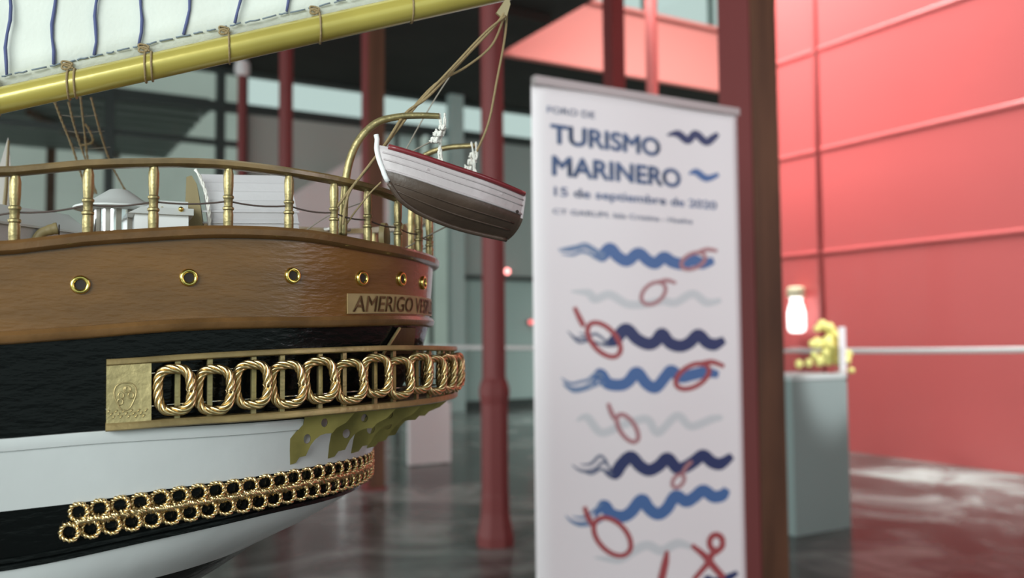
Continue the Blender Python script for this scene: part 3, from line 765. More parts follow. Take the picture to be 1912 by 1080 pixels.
# name board round the stern with its lettering
def band(a, off): return H_TRIM(a)+off
nb = curve_at(lambda a: H_TRIM(a)+.0115); Sn = arcs(nb); ctr = Sn[len(nb)//2]
s0 = s_at_a(nb, Sn, .160)
NAMEP = mat('ochre_name_board', (.40, .28, .13), .42, var=.2, vscale=60)
sweep('name_board', nb, [(.0002, -.0068), (.0011, -.0068), (.0011, .0068), (.0002, .0068)], NAMEP, s0=s0, s1=2*ctr-s0, label='ochre name board')
me = text_mesh('AMERIGO VESPUCCI', .015, .2, 5)
xs = [v.co.x for v in me.vertices]; x0, x1 = min(xs), max(xs); ls0 = s0+.004; ls1 = s0+.148
for v in me.vertices:
    s = ls0+(v.co.x-x0)/(x1-x0)*(ls1-ls0); p, t, q = frame(nb, Sn, s)
    v.co = p+q*.0016+Vector((0, 0, -.0054+v.co.y/.729*.0112))
me.materials.append(mat('brown_lettering', (.13, .065, .022), .45)); me.name = 'name_lettering'
o = bpy.data.objects.new('name_lettering', me); COL.objects.link(o); o.parent = ship; o['label'] = 'brown painted ship name'

# slanting brown strap between lower moulding and gallery
wl = [L(P(736, 604, .66)), L(P(764, 604, .69)), L(P(752, 648, .69)), L(P(706, 648, .655))]
bk = curve_at(const(0)); Sb = arcs(bk)
def hull_pt(a, h, off=0):
    c = curve_at(const(h), n=60); S_ = arcs(c); p, t, q = frame(c, S_, s_at_a(c, S_, a)); return p+q*off
q4 = [hull_pt(.205, .006, .003), hull_pt(.222, .006, .003), hull_pt(.222, -.013, .003), hull_pt(.190, -.013, .003)]
nrm = (q4[1]-q4[0]).cross(q4[3]-q4[0]).normalized()*.0022
mb = MB(); mb.prism(q4, nrm); mb.build('stern_strap', GALLERY_UNDER, ship)
mb = MB(); mb.tube([q4[0]+Vector((-.001, -.001, 0)), q4[3]+Vector((-.001, -.001, 0))], .0011, 6); o = mb.build('strap_edging', BRASS, ship)

# stern gallery
GT = lambda a: sinterp([(-.1, -.0145), (.015, -.0133), (.057, -.0111), (.104, -.0094), (.139, -.0087), (.2, -.0081), (.273, -.0105), (.29, -.011)], a)
GB = lambda a: sinterp([(-.1, -.0505), (.015, -.0497), (.057, -.0486), (.104, -.0484), (.154, -.0476), (.2, -.0475), (.29, -.0473)], a)
GE, GBm = .283, .1728
gt_c = curve_at(GT, GE, GBm); gb_c = curve_at(GB, GE, GBm); Sg = arcs(gt_c); Sgb = arcs(gb_c)
sA = s_at_a(gt_c, Sg, .0135); gc = Sg[len(gt_c)//2]; sB = 2*gc-sA
sAb = s_at_a(gb_c, Sgb, .0135); sBb = 2*Sgb[len(gb_c)//2]-sAb
gal = sweep('stern_gallery', gb_c, [(-.010, .0022), (.0018, .0022), (.0026, .001), (.0026, -.0016), (.0016, -.0024), (-.010, -.0024)], GALLERY, s0=sAb, s1=sBb, label='gilded walkway rail round the stern')
sweep('gallery_top_rail', gt_c, [(-.007, .0018), (.0018, .0018), (.0024, .0008), (.0024, -.0012), (.0014, -.0020), (-.007, -.0020)], GALLERY, parent=gal, s0=sA, s1=sB)
# walkway floor between hull and rail
mb = MB(); N = 80; inn = curve_at(const(-.05)); Si = arcs(inn); siA = s_at_a(inn, Si, .0135); siB = 2*Si[len(inn)//2]-siA
r1 = []; r2 = []
for i in range(N+1):
    p, t, q = frame(gb_c, Sgb, sAb+(sBb-sAb)*i/N); r1.append(p-q*.004)
    p, t, q = frame(inn, Si, siA+(siB-siA)*i/N); r2.append(Vector((p.x-q.x*.004, p.y-q.y*.004, r1[-1].z)))
up_ = Vector((0, 0, .0012)); dn = Vector((0, 0, -.0012))
mb.grid([[p+up_ for p in r1], [p+up_ for p in r2], [p+dn for p in r2], [p+dn for p in r1], [p+up_ for p in r1]])
o = mb.build('gallery_floor', GALLERY_UNDER, gal)
for dz in (.0105, -.0105+.002):
    pts = []
    for i in range(N*2+1):
        f = i/(2*N); p, t, q = frame(gt_c, Sg, sA+(sB-sA)*f); p2, _, _ = frame(gb_c, Sgb, sAb+(sBb-sAb)*f)
        mid = (p+p2)/2; pts.append(mid-q*.0035+Vector((0, 0, dz)))
    mb = MB(); mb.tube(pts, .0006, 6); mb.build('gallery_wire', CHROME, gal, smooth=True)
# end plate
p0, t, q = frame(gt_c, Sg, sA); p1, _, _ = frame(gt_c, Sg, sA+.0235)
def plate_pts(off):
    b0, _, qq = frame(gb_c, Sgb, sAb+.0003); b1, _, _ = frame(gb_c, Sgb, sAb+.0238)
    return [p0+q*off+Vector((0, 0, -.002)), p1+q*off+Vector((0, 0, -.002)), b1+q*off+Vector((0, 0, .002)), b0+q*off+Vector((0, 0, .002))]
mb = MB(); mb.prism(plate_pts(.0018), -q*.010); ep = mb.build('gallery_end_plate', BRASSP, gal); ep['label'] = 'embossed brass plate at the forward end'
cpl = (plate_pts(.002)[0]+plate_pts(.002)[2])/2+t*(-.002)+Vector((0, 0, -.001)); mb = MB(); pts = []
for i in range(28):
    A1 = 2*PI*i/28; rr = 1+.1*math.sin(3*A1); pts.append(cpl+t*.0056*rr*math.cos(A1)+Vector((0, 0, 1))*.0078*math.sin(A1)*rr)
mb.tube(pts, .0004, 5, closed=True)
for k in range(5):
    c = cpl+t*(.003*math.cos(k*1.3))+Vector((0, 0, .004*math.sin(k*2.1))); mb.tube([c+t*(.0015*math.cos(A1*PI/4))+Vector((0, 0, .0018*math.sin(A1*PI/4))) for A1 in range(8)], .0004, 5, closed=True)
for k in range(16):
    c = cpl+t*(-.009+.0013*k)+Vector((0, 0, -.0095-.0016*(k % 3))); mb.tube([c, c+t*.0012+Vector((0, 0, .0016))], .00035, 5)
mb.build('embossing', BRASSP, ep, smooth=True)
# posts and chain links
pitch = .0222
nlink = int((sB-sA-.0235-.002)/pitch)
pl = None; lk = None; lk2 = None
def link_mb(hw, hh, R, r, turns, strands=3, n=84, seg=6):
    pts = []
    for i in range(n):
        th = 2*PI*i/n; c, s_ = math.cos(th), math.sin(th); e_ = 2/3.0
        pts.append(Vector((hw*math.copysign(abs(c)**e_, c), 0, hh*math.copysign(abs(s_)**e_, s_))))
    # even spacing
    return twisted(pts, R, r, strands, 1, closed=True, n=seg, turns=turns)
for i in range(nlink+1):
    s = sA+.0235+.0125+pitch*i; fr1 = (s-sA)/(sB-sA)
    if fr1 > 1: break
    p, t, q = frame(gt_c, Sg, s); pb, _, _ = frame(gb_c, Sgb, sAb+(sBb-sAb)*fr1)
    # link
    mid = (p+pb)/2+q*.0028
    yaw = math.radians(17); tx = (t*math.cos(yaw)+q*math.sin(yaw)).normalized(); ty = Vector((-tx.y, tx.x, 0))
    Mx = Matrix((tx, ty, Vector((0, 0, 1)))).transposed().to_4x4() @ Matrix.Rotation(math.radians(random.uniform(-6, 6)), 4, 'Y')
    if lk is None:
        lk = link_mb(.0092, .0122, .0019, .00115, 3, strands=5, n=96).build('chain_link', GOLD, gal, smooth=True); o = lk
    else: o = lk.copy(); COL.objects.link(o)
    Mx.translation = mid+Vector((0, 0, random.uniform(-.0008, .0008)+(.0008 if i % 2 == 0 else -.0006))); o.matrix_local = Mx
    # post
    s2 = s+ (-.002 if i % 2 else .002); fr2 = (s2-sA)/(sB-sA)
    p, t, q = frame(gt_c, Sg, s2); pb, _, _ = frame(gb_c, Sgb, sAb+(sBb-sAb)*fr2)
    h = (p-pb).z-.003
    if pl is None: mb = MB(); mb.box((-.0015, -.0012, 0), (.0015, .0012, .034)); pl = mb.build('gallery_post', BRASS, gal); o = pl
    else: o = pl.copy(); COL.objects.link(o)
    Mx = Matrix((t, q, Vector((0, 0, 1)))).transposed().to_4x4(); Mx.translation = pb-q*.0012+Vector((0, 0, .0018)); o.matrix_local = Mx @ Matrix.Diagonal((1, 1, h/.034, 1))

# brass brackets under the gallery: plates in fore-and-aft planes
TPL = [(.31, 0), (1, 0), (.98, .02), (.93, .10), (.87, .19), (.74, .28), (.69, .37), (.60, .37), (.525, .40), (.456, .47), (.40, .57), (.34, .76), (.256, .78), (.21, .88), (-.14, 1), (-.34, 1), (.0, .61), (.22, .28), (.29, .19)]
THO = [(.575, .17, .045), (.35, .45, .05)]
def g_end(s_, E, B): return E*(1-(s_/B)**1.9)**(1/2.4)
for st in (.145, .127, .108, .085, .055, .020):
    sf = st-.007; at_ = g_end(st, GE, GBm)-.003; af = g_end(sf, .2135, .162)-.006; zt_ = H0-.0500
    f_ = lambda u, v: Vector((af+u*(at_-af), -(st+(sf-st)*v), zt_-.036*v))
    for sg in (1, -1):
        mir = lambda p: Vector((p.x, p.y*sg, p.z))
        hs_ = [[mir(f_(u+r_*math.cos(k*PI/6), v+r_*1.8*math.sin(k*PI/6))) for k in range(12)] for u, v, r_ in THO]
        mb = MB(); mb.prism([mir(f_(u, v)) for u, v in TPL], Vector((0, .0016*sg, 0)), hs_); mb.build('gallery_bracket', OLIVE, gal)

# double gold chain on the waterline band
ch = curve_at(lambda a: H_WB(a)-.0102, off=.0016); Sh = arcs(ch)
h_l = None; h_m = None
sL = s_at_a(ch, Sh, -.004); cR = Sh[len(ch)//2]; pit = .0107
def ring_mb(hw, hh, r):
    pts = [Vector((hw*math.copysign(abs(math.cos(2*PI*i/28))**.8, math.cos(2*PI*i/28)), 0, hh*math.copysign(abs(math.sin(2*PI*i/28))**.8, math.sin(2*PI*i/28)))) for i in range(28)]
    return twisted(pts, r*.75, r*.8, 2, 1, closed=True, n=5, turns=6)
trim = MB(); base_chain = None
cnt = 0; s = sL
chain_parent = bpy.data.objects.new('double_chain_trim', None)
strip = sweep('double_chain_trim', curve_at(lambda a: H_WB(a)-.0102, off=.0005), [(0, -.002), (.0006, -.002), (.0006, .002), (0, .002)], OLIVE, s0=sL+.006, s1=2*cR-sL-.006, label='double row of small gold chain links')
i = 0
while s < 2*cR-sL:
    for row, dz, ds in ((0, .0053, .0045), (1, -.0053, 0)):
        p, t, q = frame(ch, Sh, s+ds)
        yaw = math.radians(20); tx = (t*math.cos(yaw)+q*math.sin(yaw)).normalized(); ty = Vector((-tx.y, tx.x, 0))
        Mx = Matrix((tx, ty, Vector((0, 0, 1)))).transposed().to_4x4() @ Matrix.Rotation(math.radians((14 if row else -10)+random.uniform(-5, 5)), 4, 'Y')
        if h_l is None: h_l = ring_mb(.0047, .0044, .0011).build('small_chain_link', GOLD, strip, smooth=True); o = h_l
        elif i < 50: o = h_l.copy(); COL.objects.link(o)
        Mx.translation = p+q*.0006+Vector((0, 0, dz+random.uniform(-.0003, .0003)))
        if i < 50: o.matrix_local = Mx
    s += pit; i += 1
# braided middle line
pts = []; s = sL+.003
while s < sL+pit*i-.004:
    p, t, q = frame(ch, Sh, s); pts.append(p+q*(.0009+random.uniform(-.0004, .0006))+Vector((0, 0, random.uniform(-.0007, .0007)))); s += .0012
mb = twisted(pts, .0019, .0011, 5, .0055, n=5); mb.build('chain_braid', GOLD, strip, smooth=True)

# rudder and cradle
mb = MB(); mb.box((-.16, -.006, .02), (-.05, .006, .13)); mb.build('rudder', BLACK, ship)
# a low stand and the table that carry the model
root = empty('model_cradle', SM @ Matrix.Translation((0, 0, -.005)), 'wooden cradle under the ship model', 'cradle')
for x in (-.25, -1.0):
    mb = MB(); w_ = .10; mb.box((x-.015, -w_, -.045), (x+.015, w_, .003)); mb.box((x-.015, -w_-.01, .003), (x+.015, -.055, .05)); mb.box((x-.015, .055, .003), (x+.015, w_+.01, .05))
    mb.build('cradle_support', PALEWOOD, root)
root = empty('display_table', Matrix.Translation((SM.translation.x, SM.translation.y, 0)) @ SM.to_3x3().to_4x4(), 'white cloth covered table under the ship model', 'table')
mb = MB(); mb.box((-1.45, -.20, .90), (.0, .20, .925)); mb.build('table_top', WHITEPLINTH, root)
for x in (-1.4, -.05):
    for y in (-.17, .17):
        mb = MB(); mb.box((x-.02, y-.02, 0), (x+.02, y+.02, .90)); mb.build('leg', MULL, root)

# ------------------------------------------------------------------ deck fittings
def lb(px, py, d): return Lp(px, py, d)
DK = H0+.060
# white slatted deckhouse with curved ends
d0 = .625; a_ = lb(378, 430, d0); b_ = lb(556, 430, d0+.02); t_ = lb(470, 327, d0)
ln = (b_-a_).length; hx = (b_-a_).normalized(); hy = Vector((-hx.y, hx.x, 0)); zt = t_.z+.003
Mh = Matrix((hx, hy, Vector((0, 0, 1)))).transposed().to_4x4(); Mh.translation = Vector((a_.x, a_.y, DK-.003))
HH = zt-DK+.003
mb = MB(); k = 9; prof = []
for i in range(k+1):
    z = HH*i/k; inset = .010*max(0, (i/k-.55)/.45)**2
    prof += [(inset-.0, z), (inset+.0008, z+.0006)] if i < k else [(inset, z)]
rows = []
for y_, xoff in ((0, 0), (.05, 0)):
    rows.append([Vector((0-.004*math.sin(PI*(z/HH)), y_+(x_ if y_ == 0 else -x_), z)) for x_, z in prof])
cs = [Vector((0, x_, z)) for x_, z in prof]+[Vector((0, .055-x_, z)) for x_, z in reversed(prof)]
def endc(z, side): # bowed ends
    t = z/HH; return (.002-.010*t**4 if side < 0 else .005-.009*t**2)
mb.grid([[Vector((endc(p.z, -1)+.004, p.y, p.z)) for p in cs], [Vector((ln+endc(p.z, 1)-.003, p.y, p.z)) for p in cs]], close_u=True)
mb.add([Vector((endc(p.z, -1)+.004, p.y, p.z)) for p in cs], [tuple(range(len(cs)))]); mb.add([Vector((ln+endc(p.z, 1)-.003, p.y, p.z)) for p in cs], [tuple(range(len(cs)))])
WHT2 = mat('deckhouse_white', (.60, .58, .60), .4, bump=.3, bscale=200)
dh = mb.build('deckhouse', WHT2, ship, M=Mh); dh['label'] = 'white slatted deckhouse with curved ends'
mb = MB()
for z in (.008, .016, .024, .032): mb.box((-.0005, -.0006, z), (ln+.001, .0004, z+.0012))
mb.build('slat_moulding', WHT2, dh, M=Mh)
mb = MB(); pts = [Vector((-.012+.010*(z/HH)**3-(.004 if z > HH*.9 else 0), -.001, z)) for z in [HH*j/10 for j in range(11)]]
poly = [Vector((-.012, -.002, 0)), Vector((-.0115, -.002, HH*.6)), Vector((-.011, -.002, HH*.93)), Vector((-.0075, -.002, HH*.95)), Vector((-.004, -.002, HH*.85)), Vector((-.0015, -.002, HH*.6)), Vector((.001, -.002, HH*.3)), Vector((.002, -.002, 0))]
mb.prism(poly, Vector((0, .05, 0))); o = mb.build('curved_wooden_end', PALEWOOD, dh, M=Mh); o['label'] = 'pale wooden curved end wall'
mb = twisted([Mh @ Vector((.005-.010*(j/12)**4, -.003, HH*(j/12)*1.02)) for j in range(13)], .0008, .0007, 3, .004); mb.build('rope_edging', ROPEWHITE, dh, smooth=True)

# conical roofed pavilion with a mirrored drum
c = lb(221, 430, .615); sc_ = .615/1650
Mp = Matrix.Translation((c.x, c.y, DK-.004))
zc0 = lb(221, 393, .615).z-DK+.004; zap = lb(221, 352, .615).z-DK+.004
pav = None
mb = MB(); rr = 49*sc_
mb.lathe([(rr*.97, 0), (rr*.97, zc0)], 48); pav = mb.build('skylight_drum', CHROME, ship, M=Mp, smooth=True, angle=40); pav['label'] = 'mirror-bright drum skylight'
mb = MB(); mb.lathe([(rr*1.0, zc0-.001), (rr*1.58, zc0+.000), (rr*1.58, zc0+.0012), (rr*.9, zc0+.007), (rr*.35, zap-.0012), (.0006, zap)], 40); o = mb.build('conical_roof', mat('roof_white', (.62, .64, .63), .5), pav, M=Mp, smooth=True, angle=40)
mb = MB()
for k in range(16):
    A1 = 2*PI*k/16; mb.box((rr*.965, -.0016, 0), (rr*1.0, .0016, zc0), Matrix.Rotation(A1, 4, 'Z'))
mb.build('drum_ribs', mat('grey_window_rib', (.20, .18, .15), .4), pav, M=Mp)
# flat roofed skylight box
c = lb(300, 430, .60); Mq = Matrix.Translation((c.x, c.y, DK-.004)); zr = lb(300, 405, .60).z-DK+.004; w2 = 46*.60/1650
mb = MB(); mb.box((-w2, -.012, 0), (w2, .02, zr)); sb = mb.build('skylight_box', mat('skylight_box_white', (.92, .94, .95), .25), ship, M=Mq); sb['label'] = 'low white skylight box'
mb = MB(); mb.prism([Vector((-w2-.004, -.015, zr)), Vector((w2+.003, -.015, zr)), Vector((w2+.003, -.015, zr+.0045)), Vector((-w2+.004, -.015, zr+.0045))], Vector((0, .04, 0))); mb.prism([Vector((-w2+.004, -.008, zr+.0045)), Vector((w2, -.008, zr+.0045)), Vector((w2, -.008, zr+.010)), Vector((-w2+.016, -.008, zr+.010))], Vector((0, .024, 0)))
mb.build('box_lid', mat('roof_white', (.62, .64, .63), .5), sb, M=Mq)
for px in (303, 338):
    c2 = lb(px, 391, .592); mb = MB(); mb.lathe([(.0004, -.0018), (.0016, -.001), (.0016, .001), (.0004, .0018)], 12, Matrix.Translation(c2)); mb.build('lid_knob', BRIGHT, sb, smooth=True)
# pitched white roof at the left
r0 = lb(128, 401, .60); r1 = lb(-60, 436, .53)
fl_ = lb(158, 440, .60); g0 = lb(100, 437, .575)
ax = (r1-r0); ax.z = 0; ax.normalize(); sd_ = Vector((-ax.y, ax.x, 0))
wd_ = .020; zt = r0.z; mb = MB(); e0 = Vector((r0.x, r0.y, zt)); e1 = e0+ax*.085; 
for sgn in (1, -1):
    a0 = e0; a1 = e1; b0 = e0+sd_*wd_*sgn; b1 = e1+sd_*wd_*sgn; b0.z -= .0135; b1.z -= .0135
    mb.prism([a0, a1, b1, b0], Vector((0, 0, -.0014)))
hs = mb.build('pitched_cabin_roof', mat('roof_white', (.62, .64, .63), .5), ship); hs['label'] = 'white pitched cabin roof'
mb = MB(); f1 = [e0-ax*(-.004)+Vector((0, 0, -.002)), e0+ax*.004+sd_*wd_*.86+Vector((0, 0, -.0137)), e0+ax*.004+sd_*wd_*.86+Vector((0, 0, -.03)), e0+ax*.004-sd_*wd_*.86+Vector((0, 0, -.03)), e0+ax*.004-sd_*wd_*.86+Vector((0, 0, -.0137))]
mb.prism(f1, ax*.07); o = mb.build('cabin_wall', WHT2, hs)
c = lb(88, 436, .555)
mb = MB(); mb.tube(spline([c+Vector((-.008, 0, -.01)), c+Vector((-.004, 0, -.001)), c+Vector((.001, 0, .002)), c+Vector((.006, 0, .0035))], 5), [.003]*10+[.0034]*3+[.0038]*3, 14); mb.build('cowl_vent', PALEWOOD, ship, smooth=True)
c = lb(96, 429, .553); mb = MB(); mb.lathe([(.0034, 0), (.0034, .0006)], 16, Matrix.Translation(c+Vector((.004, 0, 0))) @ Matrix.Rotation(PI/2, 4, 'Y')); mb.build('vent_mouth', DARK, ship)
c = lb(30, 420, .60); mb = MB(); mb.box((-.016, -.008, 0), (.016, .008, .004)); mb.build('hatch_cover', PALEWOOD, ship, M=Matrix.Translation(c))
# round wooden reel, coil and ring near the stern
c = lb(718, 444, .69); Mr = Matrix.Translation(c) @ Matrix.Rotation(math.radians(-30), 4, 'Z') @ Matrix.Rotation(PI/2, 4, 'Y')
mb = MB(); mb.lathe([(.0115, -.002), (.0115, .002), (.004, .003)], 28, Mr); mb.build('steering_wheel_disc', PALEWOOD, ship, smooth=True, angle=40)
c = lb(752, 447, .70); Mr = Matrix.Translation(c) @ Matrix.Rotation(math.radians(-30), 4, 'Z') @ Matrix.Rotation(PI/2, 4, 'Y')
mb = MB(); mb.lathe([(.012, -.002), (.012, .002), (.004, .003)], 28, Mr); mb.build('steering_wheel_disc', PALEWOOD, ship, smooth=True, angle=40)
c = lb(630, 429, .63); mb = MB(); pts = [c+Vector((.0085*math.cos(A1*PI/10), .0085*math.sin(A1*PI/10), .0006*math.sin(A1))) for A1 in range(20)]; mb.tube(pts, .0012, 8, closed=True); mb.build('life_ring', mat('ring_white', (.8, .78, .74), .5), ship, smooth=True)
# small white staysail at the far left
D = .72
poly = [lb(15, 256, D), lb(19, 300, D), lb(24, 360, D), lb(26, 436, D), lb(-30, 436, D), lb(-22, 360, D), lb(2, 300, D)]
mb = MB(); mb.prism(poly, Vector((0, .003, 0))); o = mb.build('furled_sail', mat('furled_sail_cloth', (.62, .60, .58), .8), ship); o['label'] = 'white furled sail on a short mast'
mb = MB(); mb.tube([lb(16, 262, D-.004), lb(12, 345, D-.004), lb(4, 440, D-.004)], [.0008, .0015, .002], 8); mb.build('short_mast', PALEWOOD, ship)

# ------------------------------------------------------------------ boom, sail and lacing
bd0, bd1 = .585, .665
def boom_d(px): return bd0+(bd1-bd0)*px/900
def boomp(px, off=0):
    y = 188-13.2*math.sin(0)-(px)*.2245+off; return Lp(px, y, boom_d(px))
pts = [boomp(-500), boomp(-250), boomp(0), boomp(300), boomp(600), boomp(960)]
rad = [24.2*boom_d(x)/1650 for x in (-500, -250, 0, 300, 600, 960)]
mb = MB(); mb.tube(pts, rad, 32); bo = mb.build('boom', YELLOW, ship, smooth=True, angle=60); bo['label'] = 'thick gold-painted boom'
def lace(px, dbl):
    c = boomp(px); axd = (boomp(px+20)-boomp(px-20)).normalized(); u = Vector((0, 0, 1)); u = (u-axd*u.dot(axd)).normalized(); v = axd.cross(u)
    r = 24.2*boom_d(px)/1650+.0007
    mb = MB()
    for o_ in ((-.0022, .0022) if dbl else (0,)):
        pts = [c+axd*(o_+.0012*math.sin(2*PI*i/24+1)+.004*math.cos(2*PI*i/24)*.4)+(u*math.cos(2*PI*i/24)+v*math.sin(2*PI*i/24))*r for i in range(24)]
        mb.tube(pts, .00075, 6, closed=True)
    # knot and loop up to the sail foot
    tp = c+u*(r+.0012)
    mb.tube(spline([tp+axd*.001, tp+axd*.003+u*.002, tp-axd*.001+u*.004, tp-axd*.003+u*.0015, tp], 5), .0008, 6)
    mb.tube(spline([tp, tp+u*.003+axd*.004, tp+u*.006-axd*.001, tp+u*.004-axd*.002, tp+axd*.004], 5), .0007, 6)
    mb.build('lacing', TWINE, bo, smooth=True)
for px, d in ((-4, 1), (135, 2), (278, 2), (428, 1), (597, 1), (768, 1)): lace(px, d == 2)
# sail
def sail_v(px, py): 
    d = boom_d(px)+.004; p = Lp(px, py, d); return p
def foot(px): return 188-px*.2245-23
rows = []
for j in range(15):
    t = j/14
    row = []
    for i in range(41):
        px = -420+(900+420)*i/40; y = foot(px)+(-620-foot(px))*t
        p = sail_v(px, y); p = p+Vector((0, .0012*math.sin(px*.03+j*.7)+.0008*math.sin(px*.011+2), 0)); row.append(p)
    rows.append(row)
mb = MB(); mb.grid(rows); sl = mb.build('sail', SAIL, ship, smooth=True); sd = sl.modifiers.new('t', 'SOLIDIFY'); sd.thickness = .0008; sl['label'] = 'white cloth sail with blue seam lines'
stripes = [(22, 10), (102, 98), (183, 175), (265, 260), (353, 345), (449, 441), (546, 537), (640, 630), (740, 728), (-62, -72), (-150, -160)]
for k, (xt, xb) in enumerate(stripes):
    yb = foot(xb)-21; pts = []
    for i in range(30):
        t = i/29; y = yb+(-600-yb)*t; x = xb+(xt-xb)*min(1, t*600/max(60, yb))*1.0+3.2*math.sin(y*.055+k*1.7)*(1 if y < 160 else .3)
        if t*600 > yb: x = xt+ (3.2*math.sin(y*.055+k*1.7))
        p = sail_v(x, y)+Vector((0, -.0022, 0)); pts.append(p)
    mb = MB(); mb.tube(pts, [.00085+.0003*abs(math.sin(i*1.1+k)) for i in range(30)], 6); mb.build('seam_thread', BLUETHREAD, sl, smooth=True)
mb = MB(); x = -400; rnd = random.Random(3)
while x < 860:
    w = rnd.uniform(14, 30); pts = [sail_v(x+w*t, foot(x+w*t)-19+rnd.uniform(-1.2, 1.2))+Vector((0, -.0021, 0)) for t in (0, .33, .66, 1)]
    mb.tube(pts, .0006, 5); x += w+rnd.uniform(3, 8)
mb.build('hem_stitching', GREYTHREAD, sl, smooth=True)
mb = MB(); mb.tube([sail_v(x, foot(x)+3)+Vector((0, -.001, 0)) for x in range(-400, 900, 40)], .0009, 6); mb.build('bolt_rope', GREYROPE, sl, smooth=True)

# ------------------------------------------------------------------ davits
def davit(pts, r, lab):
    q = spline(pts, 8); n = len(q); mb = MB(); mb.tube(q, [r*(1.08-.35*i/n) for i in range(n)], 14)
    o = mb.build('davit', BRASS, ship, smooth=True); o['label'] = lab; return o
dv1 = davit([lb(640, 440, .600), lb(643, 370, .600), lb(650, 312, .600), lb(668, 265, .602), lb(702, 230, .606), (lb(745, 218, .610)), lb(785, 216, .613), lb(820, 217, .616)], .0028, 'nearer brass davit arm')
dv2 = davit([lb(768, 470, .735), lb(768, 400, .735), lb(772, 330, .735), lb(783, 300, .73), lb(806, 284, .722), lb(840, 275, .708), lb(886, 272, .69)], .0027, 'farther brass davit arm')
# ------------------------------------------------------------------ lifeboat
Bb = P(704, 280, .585); Bs = P(950, 376, .650)
bx = (Bs-Bb); BLn = bx.length; bx.normalize()
side0 = bx.cross(U0).normalized()      # away/toward test below
if side0.dot(CPOS-Bb) < 0: side0 = -side0     # toward the camera
upb = side0.cross(bx); upb = upb if upb.z > 0 else -upb
roll_ = math.radians(-9)
upr = (upb*math.cos(roll_)+side0*math.sin(-roll_)).normalized()   # top leans away from the camera when negative
upr = (upb*math.cos(math.radians(10)) - side0*math.sin(math.radians(10))).normalized()
yb_ = upr.cross(bx).normalized()
BM = Matrix((bx, yb_, upr)).transposed().to_4x4(); BM.translation = Bb
cam_side = 1 if yb_.dot(CPOS-Bb) > 0 else -1
lifeb = empty('lifeboat', BM, 'small white lifeboat with red gunwale hanging from brass davits at the stern', 'lifeboat')
BMI = BM.inverted()
LB = BLn
def beam(t): return .0245*(1-(1-t)**2.6)**.8*(1-.30*max(0, (t-.55)/.45)**1.6)
def sheer(t): return .0035*(1-t)**3*1.0 - .0035*math.sin(PI*t)
def depth(t): return interp([(0, .031), (.1, .0305), (.3, .0315), (.6, .0315), (.85, .0305), (1, .0300)], t)
def stemx(t, v): # stem rakes aft below
    return t*LB + (1-t)**5*(.020*v**1.6)
def section(t, k=14, inset=0):
    out = []; w = max(.0003, beam(t)-inset); d = depth(t)-inset
    for i in range(k+1):
        v = i/k
        # fraction of beam against depth: full to the chine then rounding in to the keel
        if v < .5: y = w*(1-.10*v/.5)*(1 if v > 0 else 1)
        else: y = w*.90*math.cos((v-.5)/.5*PI/2)**.75
        if t < .25: y *= 1-.55*v*(1-t/.25)
        z = sheer(t)-d*(v if v < .5 else .5+.5*((v-.5)/.5)**.85)
        out.append((stemx(t, v), max(y, 0), z))
    return out
TS = [0, .02, .05, .09, .14, .2, .28, .37, .46, .55, .64, .73, .82, .9, .96, 1]
def shell(k0, k1, inset, name, m_, par=lifeb):
    mb = MB()
    for sg in (1, -1):
        rows = []
        for t in TS: rows.append([Vector((x, y*sg, z)) for x, y, z in section(t, inset=inset)[k0:k1+1]])
        mb.grid(rows)
    o = mb.build(name, m_, par, smooth=True); return o
o = shell(0, 7, 0, 'topsides', BOATWHITE); o['label'] = 'white planked topsides'
o = shell(7, 14, 0, 'bottom', BOATBROWN); o['label'] = 'dark brown bottom'
o = shell(0, 13, .0016, 'inner_lining', BOATWHITE)
for v in (2, 4, 7):   # plank lands
    mb = MB()
    for sg in (1, -1):
        mb.tube([Vector((section(t)[v][0], (section(t)[v][1]+.0002)*sg, section(t)[v][2])) for t in TS[1:]], .0006 if v < 7 else .0009, 6)
    mb.build('plank_strip', BOATWHITE, lifeb, smooth=True)
for v in (10, 12):
    mb = MB()
    for sg in (1, -1): mb.tube([Vector((section(t)[v][0], (section(t)[v][1]+.0001)*sg, section(t)[v][2])) for t in TS[2:-1]], .0006, 6)
    mb.build('bilge_strip', BOATBROWN, lifeb, smooth=True)
mb = MB()
for sg in (1, -1):
    mb.tube([Vector((section(t)[0][0], (beam(t)+.0002)*sg, sheer(t)+.0003)) for t in TS[2:]], .0019, 8)
o = mb.build('gunwale', REDPAINT, lifeb, smooth=True); o['label'] = 'red painted gunwale'
mb = MB(); kp = section(0); pts = [Vector((x-.0008, 0, z)) for x, y, z in kp[:11]]; pts[0].z += .004; pts.insert(0, pts[0]+Vector((-.0012, 0, .003)))
mb.tube(pts, .0017, 10); o = mb.build('stem_post', mat('stem_white_paint', (.85, .85, .85), .3), lifeb, smooth=True); o['label'] = 'bright white stem post'
kl = [Vector((section(0)[j][0], 0, section(0)[j][2]-.0004)) for j in range(10, 15)]+[Vector((stemx(t, 1), 0, sheer(t)-depth(t)-.0006)) for t in TS[2:]]
mb = MB(); mb.tube(kl, .0017, 8); mb.build('keel', BOATBROWN, lifeb, smooth=True)
sec = section(1); poly = [Vector((x, y, z)) for x, y, z in sec]+[Vector((x, -y, z)) for x, y, z in reversed(sec[:-1])]
poly = [p+Vector((0, 0, .002 if abs(p.z-sec[0][2]) < 1e-6 else 0)) for p in poly]
mb = MB(); mb.prism([p for p in poly if p.z > sec[8][2]], Vector((.0022, 0, 0))); mb.build('transom', BOATWHITE, lifeb)
mb = MB(); mb.prism([p for p in poly if p.z <= sec[8][2]+1e-6], Vector((.0022, 0, 0))); o = mb.build('transom_foot', BOATBROWN, lifeb)
